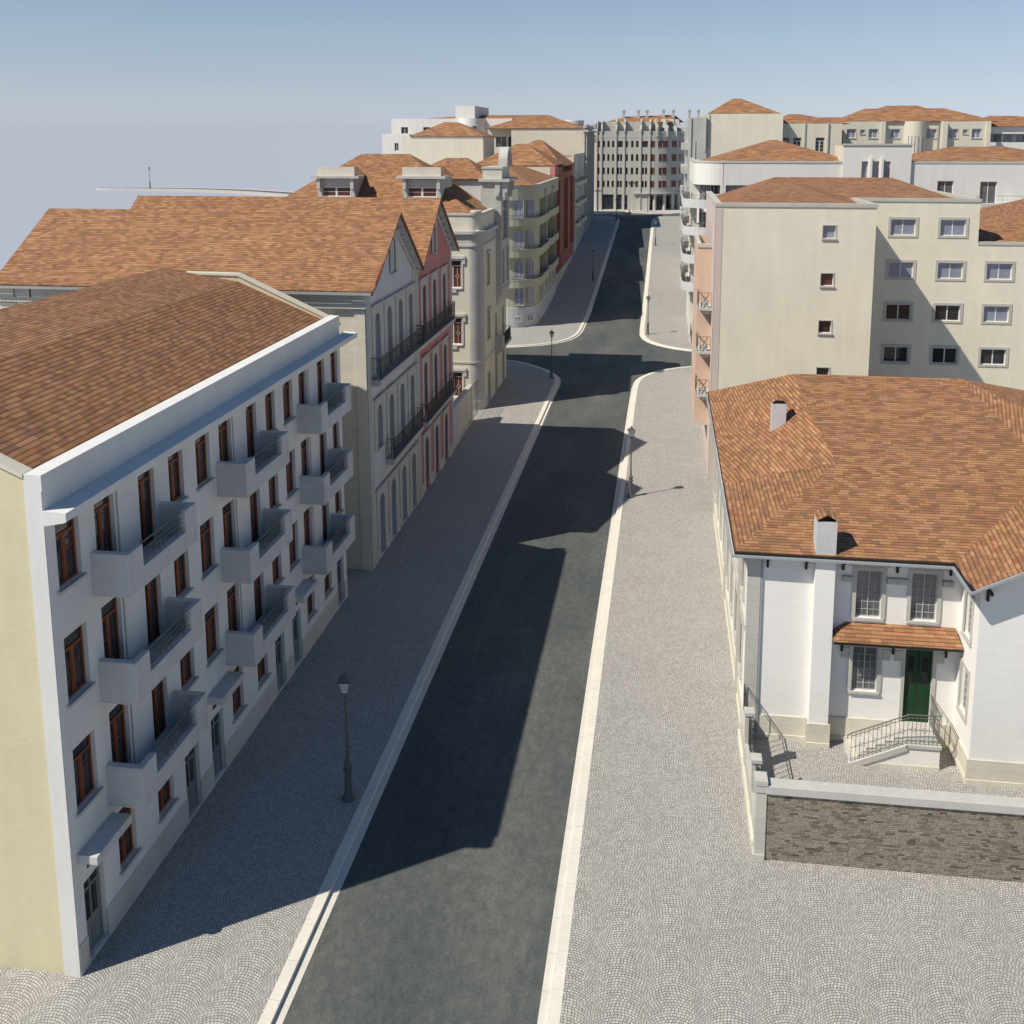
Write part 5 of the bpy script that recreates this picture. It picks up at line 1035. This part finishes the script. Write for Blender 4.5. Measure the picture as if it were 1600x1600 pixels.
# ================================================================== STREET LAMPS
def lamp_parts():
    t = bpy.data.objects.new('street_lamp', None); COL.objects.link(t); ORG[t.name] = (0, 0, 0)
    MB().lathe((0, 0), [(.24, 0), (.24, .05), (.19, .10), (.155, .14), (.13, .3), (.115, .85), (.11, 1.0), (.15, 1.03), (.15, 1.09), (.11, 1.12), (.12, 1.2), (.15, 1.24), (.12, 1.32), (.06, 1.4)], 18).build('base', 'lampm', t, smooth=False)
    MB().lathe((0, 0), [(.055, 1.38), (.042, 2.2), (.035, 3.62), (.05, 3.66), (.05, 3.70), (.035, 3.72), (.035, 3.8), (.1, 3.82), (.1, 3.86)], 12).build('pole', 'lampm', t)
    l = MB(); zb, zt, rb, rt = 3.86, 4.28, .095, .19
    for sx_ in (-1, 1):
        for sy_ in (-1, 1): l.tube((sx_ * rb, sy_ * rb, zb), (sx_ * rt, sy_ * rt, zt), .012, 4)
    for z, r in ((zb, rb), (zt, rt)):
        q = [(-r, -r, z), (r, -r, z), (r, r, z), (-r, r, z), (-r, -r, z)]
        for a, b in zip(q[:-1], q[1:]): l.tube(a, b, .013, 4)
    ln = l.build('lantern', 'lampm', t)
    g = MB(); rb -= .006; rt -= .006; v = [(-rb, -rb, zb), (rb, -rb, zb), (rb, rb, zb), (-rb, rb, zb), (-rt, -rt, zt), (rt, -rt, zt), (rt, rt, zt), (-rt, rt, zt)]
    g.add(v, [(0, 1, 5, 4), (1, 2, 6, 5), (2, 3, 7, 6), (3, 0, 4, 7)]); g.build('glass', 'lampglass', ln)
    c = MB(); q = .235; c.add([(-q, -q, 4.28), (q, -q, 4.28), (q, q, 4.28), (-q, q, 4.28), (-.08, -.08, 4.42), (.08, -.08, 4.42), (.08, .08, 4.42), (-.08, .08, 4.42)], [(3, 2, 1, 0), (0, 1, 5, 4), (1, 2, 6, 5), (2, 3, 7, 6), (3, 0, 4, 7), (4, 5, 6, 7)])
    c.lathe((0, 0), [(.06, 4.42), (.07, 4.47), (.03, 4.50), (.035, 4.54), (.0, 4.58)], 8); c.build('cap', 'lampm', ln)
    return t
def copy_tree(o, parent=None):
    c = o.copy(); COL.objects.link(c); c.parent = parent
    for ch in [k for k in o.children]: copy_tree(ch, c)
    return c
LAMPS = [(-10.15, 29.15, 'street lamp with grey lantern standing alone in shade beside the white balcony block'),
         (-1.73, 58.93, 'street lamp in sun on the right kerb, its long shadow pointing at the salmon block'),
         (-10.12, 89.3, 'dark street lamp at the rounded kerb corner by the stone corner house'),
         (-1.59, 111.4, 'sunlit street lamp on the right pavement just past the crossing'),
         (-10.3, 145.2, 'street lamp on the shaded left pavement below the red terrace house'),
         (-1.43, 175.9, 'street lamp near the top of the right pavement, opposite the pilastered block'),
         (-9.9, 206.3, 'street lamp at the far end corner of the left pavement facing the plaza'),
         (-109.5, 200.5, 'lone street lamp on the raised hill street left of the rooftops')]
proto = lamp_parts()
for i, (x, y, lb) in enumerate(LAMPS):
    o = proto if i == 0 else copy_tree(proto)
    o.location = (x, y, 11.9 if x < -50 else gz(y) + .12); o.rotation_euler = (0, 0, R(20 if i % 2 else 8)); tag(o, lb, 'street lamp', 'street lamps along the road')
def mast(x, y, z0, h, lb, wd):
    t = thing('light_mast', lb, 'lamp', (x, y, z0), 'flat-topped light masts in the plaza')
    pbox(t, 'pole', 'lampm' if wd < 1 else 'iron', (x - .12, x + .12, y - .12, y + .12, z0, z0 + h)); pbox(t, 'lamp_head', 'iron', (x - wd, x + wd, y - .25, y + .25, z0 + h, z0 + h + .22))
mast(-15.05, 225.5, 5.95, 4.6, 'dark flat-topped light mast at the left foot of the grey end block', .75)
t = thing('light_mast', 'tall twin pale-posted light mast with dark top before the grey end block', 'lamp', (-7.3, 224.8, 5.95), 'flat-topped light masts in the plaza')
pbox(t, 'pole', 'trim', (-7.95, -7.7, 224.7, 224.95, 5.95, 12.5), (-6.95, -6.7, 224.7, 224.95, 5.95, 12.5)); pbox(t, 'lamp_head', 'iron', (-8.2, -6.4, 224.5, 225.1, 12.5, 12.7))
t = thing('hook_lamp', 'slim lamp with curled top on the plaza kerb before the rounded entrance', 'lamp', (-3.7, 224.6, 5.95))
MB().tube((-3.7, 224.6, 5.95), (-3.7, 224.6, 9.9), .07, 8).build('pole', 'iron', t)
q = [(-3.7 + .33 * (1 - math.cos(R(a))) * 1.0, 224.6, 9.9 + .33 * math.sin(R(a))) for a in range(0, 271, 30)]; hb_ = MB()
for a, b in zip(q[:-1], q[1:]): hb_.tube(a, b, .05, 6)
hb_.build('curled_arm', 'iron', t)
